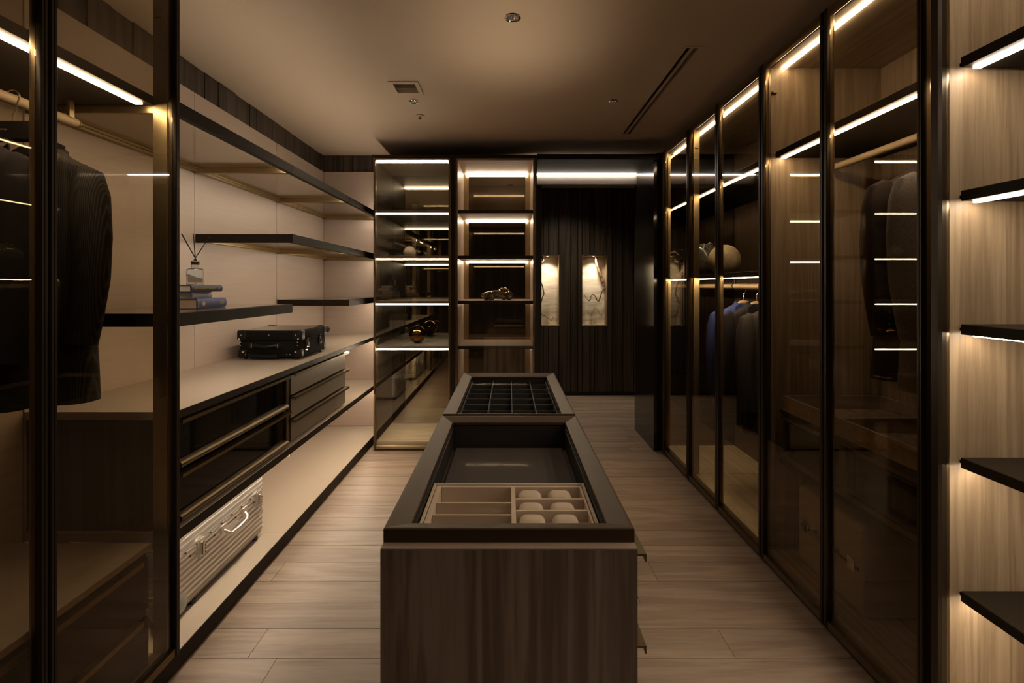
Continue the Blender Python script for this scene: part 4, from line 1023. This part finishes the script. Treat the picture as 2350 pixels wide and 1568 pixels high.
for k in range(25):
    a = 2*PI*k/24; j_ = random.uniform(-.006, .010) if k not in (0, 24) else 0
    pts.append((1.58+(rr+.004+j_*.5)*math.cos(a), 3.90+(rr+.004+j_*.5)*math.sin(a), zt+.002+j_))
tube(bm, pts, .0028, 6); tube(bm, [(1.55, 3.84, zt+.002), (1.535, 3.805, zt-.02), (1.52, 3.785, zt-.045)], .0025, 6)
obj('rim', bm, mat('pale_rim', (.75, .70, .60), .4), t, label='pale jagged rim')
t = thing('globe_vase', 'small round beige vase with a brass dish in the left display cabinet', 'vase', (-.93, 4.53, 1.716))
obj('body', lathe(NB(), -.93, 4.53, [(0, 1.7165), (.033, 1.7165), (.048, 1.728), (.0585, 1.748), (.060, 1.765), (.053, 1.788), (.038, 1.806), (.020, 1.816), (.010, 1.819)], 32, False), stone('beige_ceramic', (.42, .34, .26), (.55, .47, .36), 5, .4, (.40, .32, .24)), t, smooth=True)
obj('brass_dish', lathe(NB(), -.93, 4.53, [(.0, 1.8195), (.010, 1.8195), (.030, 1.829), (.045, 1.845), (.052, 1.866), (.050, 1.866), (.042, 1.847), (.028, 1.832), (0, 1.823)], 32, False), mat('black_inlay', (.03, .026, .022), .1, .8), t, smooth=True, label='black glossy dish')
bm = NB(); tube(bm, [(-.93+.053*math.cos(2*PI*k/28), 4.53+.053*math.sin(2*PI*k/28), 1.8665) for k in range(29)], .0016, 6)
obj('dish_rim', bm, M_brass, t, smooth=True, label='thin brass rim')
M_bb = mat('polished_copper_bronze', (.30, .155, .07), .06, 1.0)
R_ = .080
o = obj('bronze_sphere', sq_ell(NB(), (0, 0, 0), (R_, R_, R_), 1.0, 40, 24), M_bb, smooth=True); o.location = (-.855, 4.515, .917+R_+.001)
tag(o, 'large polished bronze ball on the lowest shelf of the left display cabinet', 'ball')

M_glassv = glass('vase_glass', (.985, .985, .975), .02)
def branch(bm, pts, r0, r1, y0, wob=.0):
    P_ = [Vector((.302+x*.000704, y0 + dy, 1.9497-.000704*y)) for x, y, dy in pts]
    # densify
    Q = []
    for a, b in zip(P_, P_[1:]):
        for k in range(4): Q.append(a.lerp(b, k/4) + Vector((random.uniform(-wob, wob), random.uniform(-wob, wob), random.uniform(-wob, wob))))
    Q.append(P_[-1]); n = len(Q)
    tube(bm, Q, [r0+(r1-r0)*i/(n-1)+random.uniform(-.0006, .0012) for i in range(n)], 8)
M_bark = stone('lichen_bark', (.05, .030, .018), (.30, .20, .13), 60, .8, (.45, .40, .32))
yb = WY+.045
t = thing('branch', 'thin crooked dry branch hanging in the left niche', 'branch', (.45, yb, 1.6))
bm = NB(); branch(bm, [(85, 420, 0), (105, 490, 0), (118, 560, 0), (150, 605, 0), (185, 660, 0), (212, 735, 0), (222, 800, 0), (236, 860, 0), (205, 925, 0), (190, 1000, 0), (150, 1035, .01), (135, 1085, .01), (165, 1130, .01), (182, 1190, .01), (180, 1240, .01)], .011, .004, yb, .002)
obj('stem', bm, M_bark, t, smooth=True)
bm = NB(); branch(bm, [(180, 1240, .01), (235, 1275, .01), (300, 1320, .01), (385, 1368, .01), (415, 1300, .01), (400, 1290, .01)], .0036, .0025, yb, .001)
obj('twig', bm, M_bark, t, smooth=True)
bm = NB(); branch(bm, [(60, 235, .03), (120, 245, .03), (190, 268, .03), (222, 235, .03), (215, 190, .03), (190, 150, .03)], .017, .012, yb, .001)
obj('root', bm, M_bark, t, smooth=True)
t = thing('branch', 'thick mossy branch leaning in the right niche', 'branch', (1.2, yb, 1.6))
bm = NB(); branch(bm, [(1228, 165, 0), (1225, 240, 0), (1240, 320, 0), (1285, 430, 0), (1320, 530, 0), (1350, 620, 0), (1375, 700, 0), (1378, 765, 0)], .014, .013, yb+.03, .0025)
obj('stem', bm, stone('mossy_bark', (.16, .07, .035), (.50, .32, .22), 70, .8, (.55, .45, .35)), t, smooth=True)
bm = NB(); branch(bm, [(1370, 750, 0), (1330, 830, 0), (1305, 920, 0), (1275, 1010, 0), (1235, 970, 0), (1210, 905, 0), (1165, 872, 0), (1130, 905, 0), (1122, 970, 0), (1095, 1000, 0), (1045, 955, 0), (1010, 900, 0), (995, 875, 0)], .010, .002, yb+.03, .0015)
obj('twig', bm, M_bark, t, smooth=True)
bm = NB()
for k in range(10):
    a = random.uniform(0, 2*PI); c_ = Vector((.302+1100*.000704+.008*math.cos(a), yb+.03+random.uniform(-.01, .01), 1.9497-.000704*985+.010*math.sin(a)))
    sq_ell(bm, c_, (.006, .003, .004), 1.0, 8, 5)
obj('moss_tuft', bm, mat('moss', (.28, .33, .10), .9), t, smooth=True)
for i, (xa, xb_) in enumerate(((200, 345), (1088, 1238))):
    xc = .302+(xa+xb_)/2*.000704; r_ = (xb_-xa)/2*.000704; yc = WY+.075
    zt = 1.9497-.000704*1070
    t = thing('glass_vase', ['clear glass cylinder vase in the left niche', 'clear glass cylinder vase with water in the right niche'][i], 'vase', (xc, yc, NZ0), 'glass cylinder vases in the niches')
    obj('cylinder', lathe(NB(), xc, yc, [(0, NZ0+.001), (r_, NZ0+.001), (r_, zt), (r_-.004, zt), (r_-.004, NZ0+.012), (0, NZ0+.012)], 28, False), M_glassv, t, smooth=True)
    zl = NZ0+(.20 if i == 0 else .075)
    obj('water', lathe(NB(), xc, yc, [(0, NZ0+.0125), (r_-.0045, NZ0+.0125), (r_-.0045, zl), (0, zl)], 28, False), glass('water', (.97, .975, .96), .02), t)
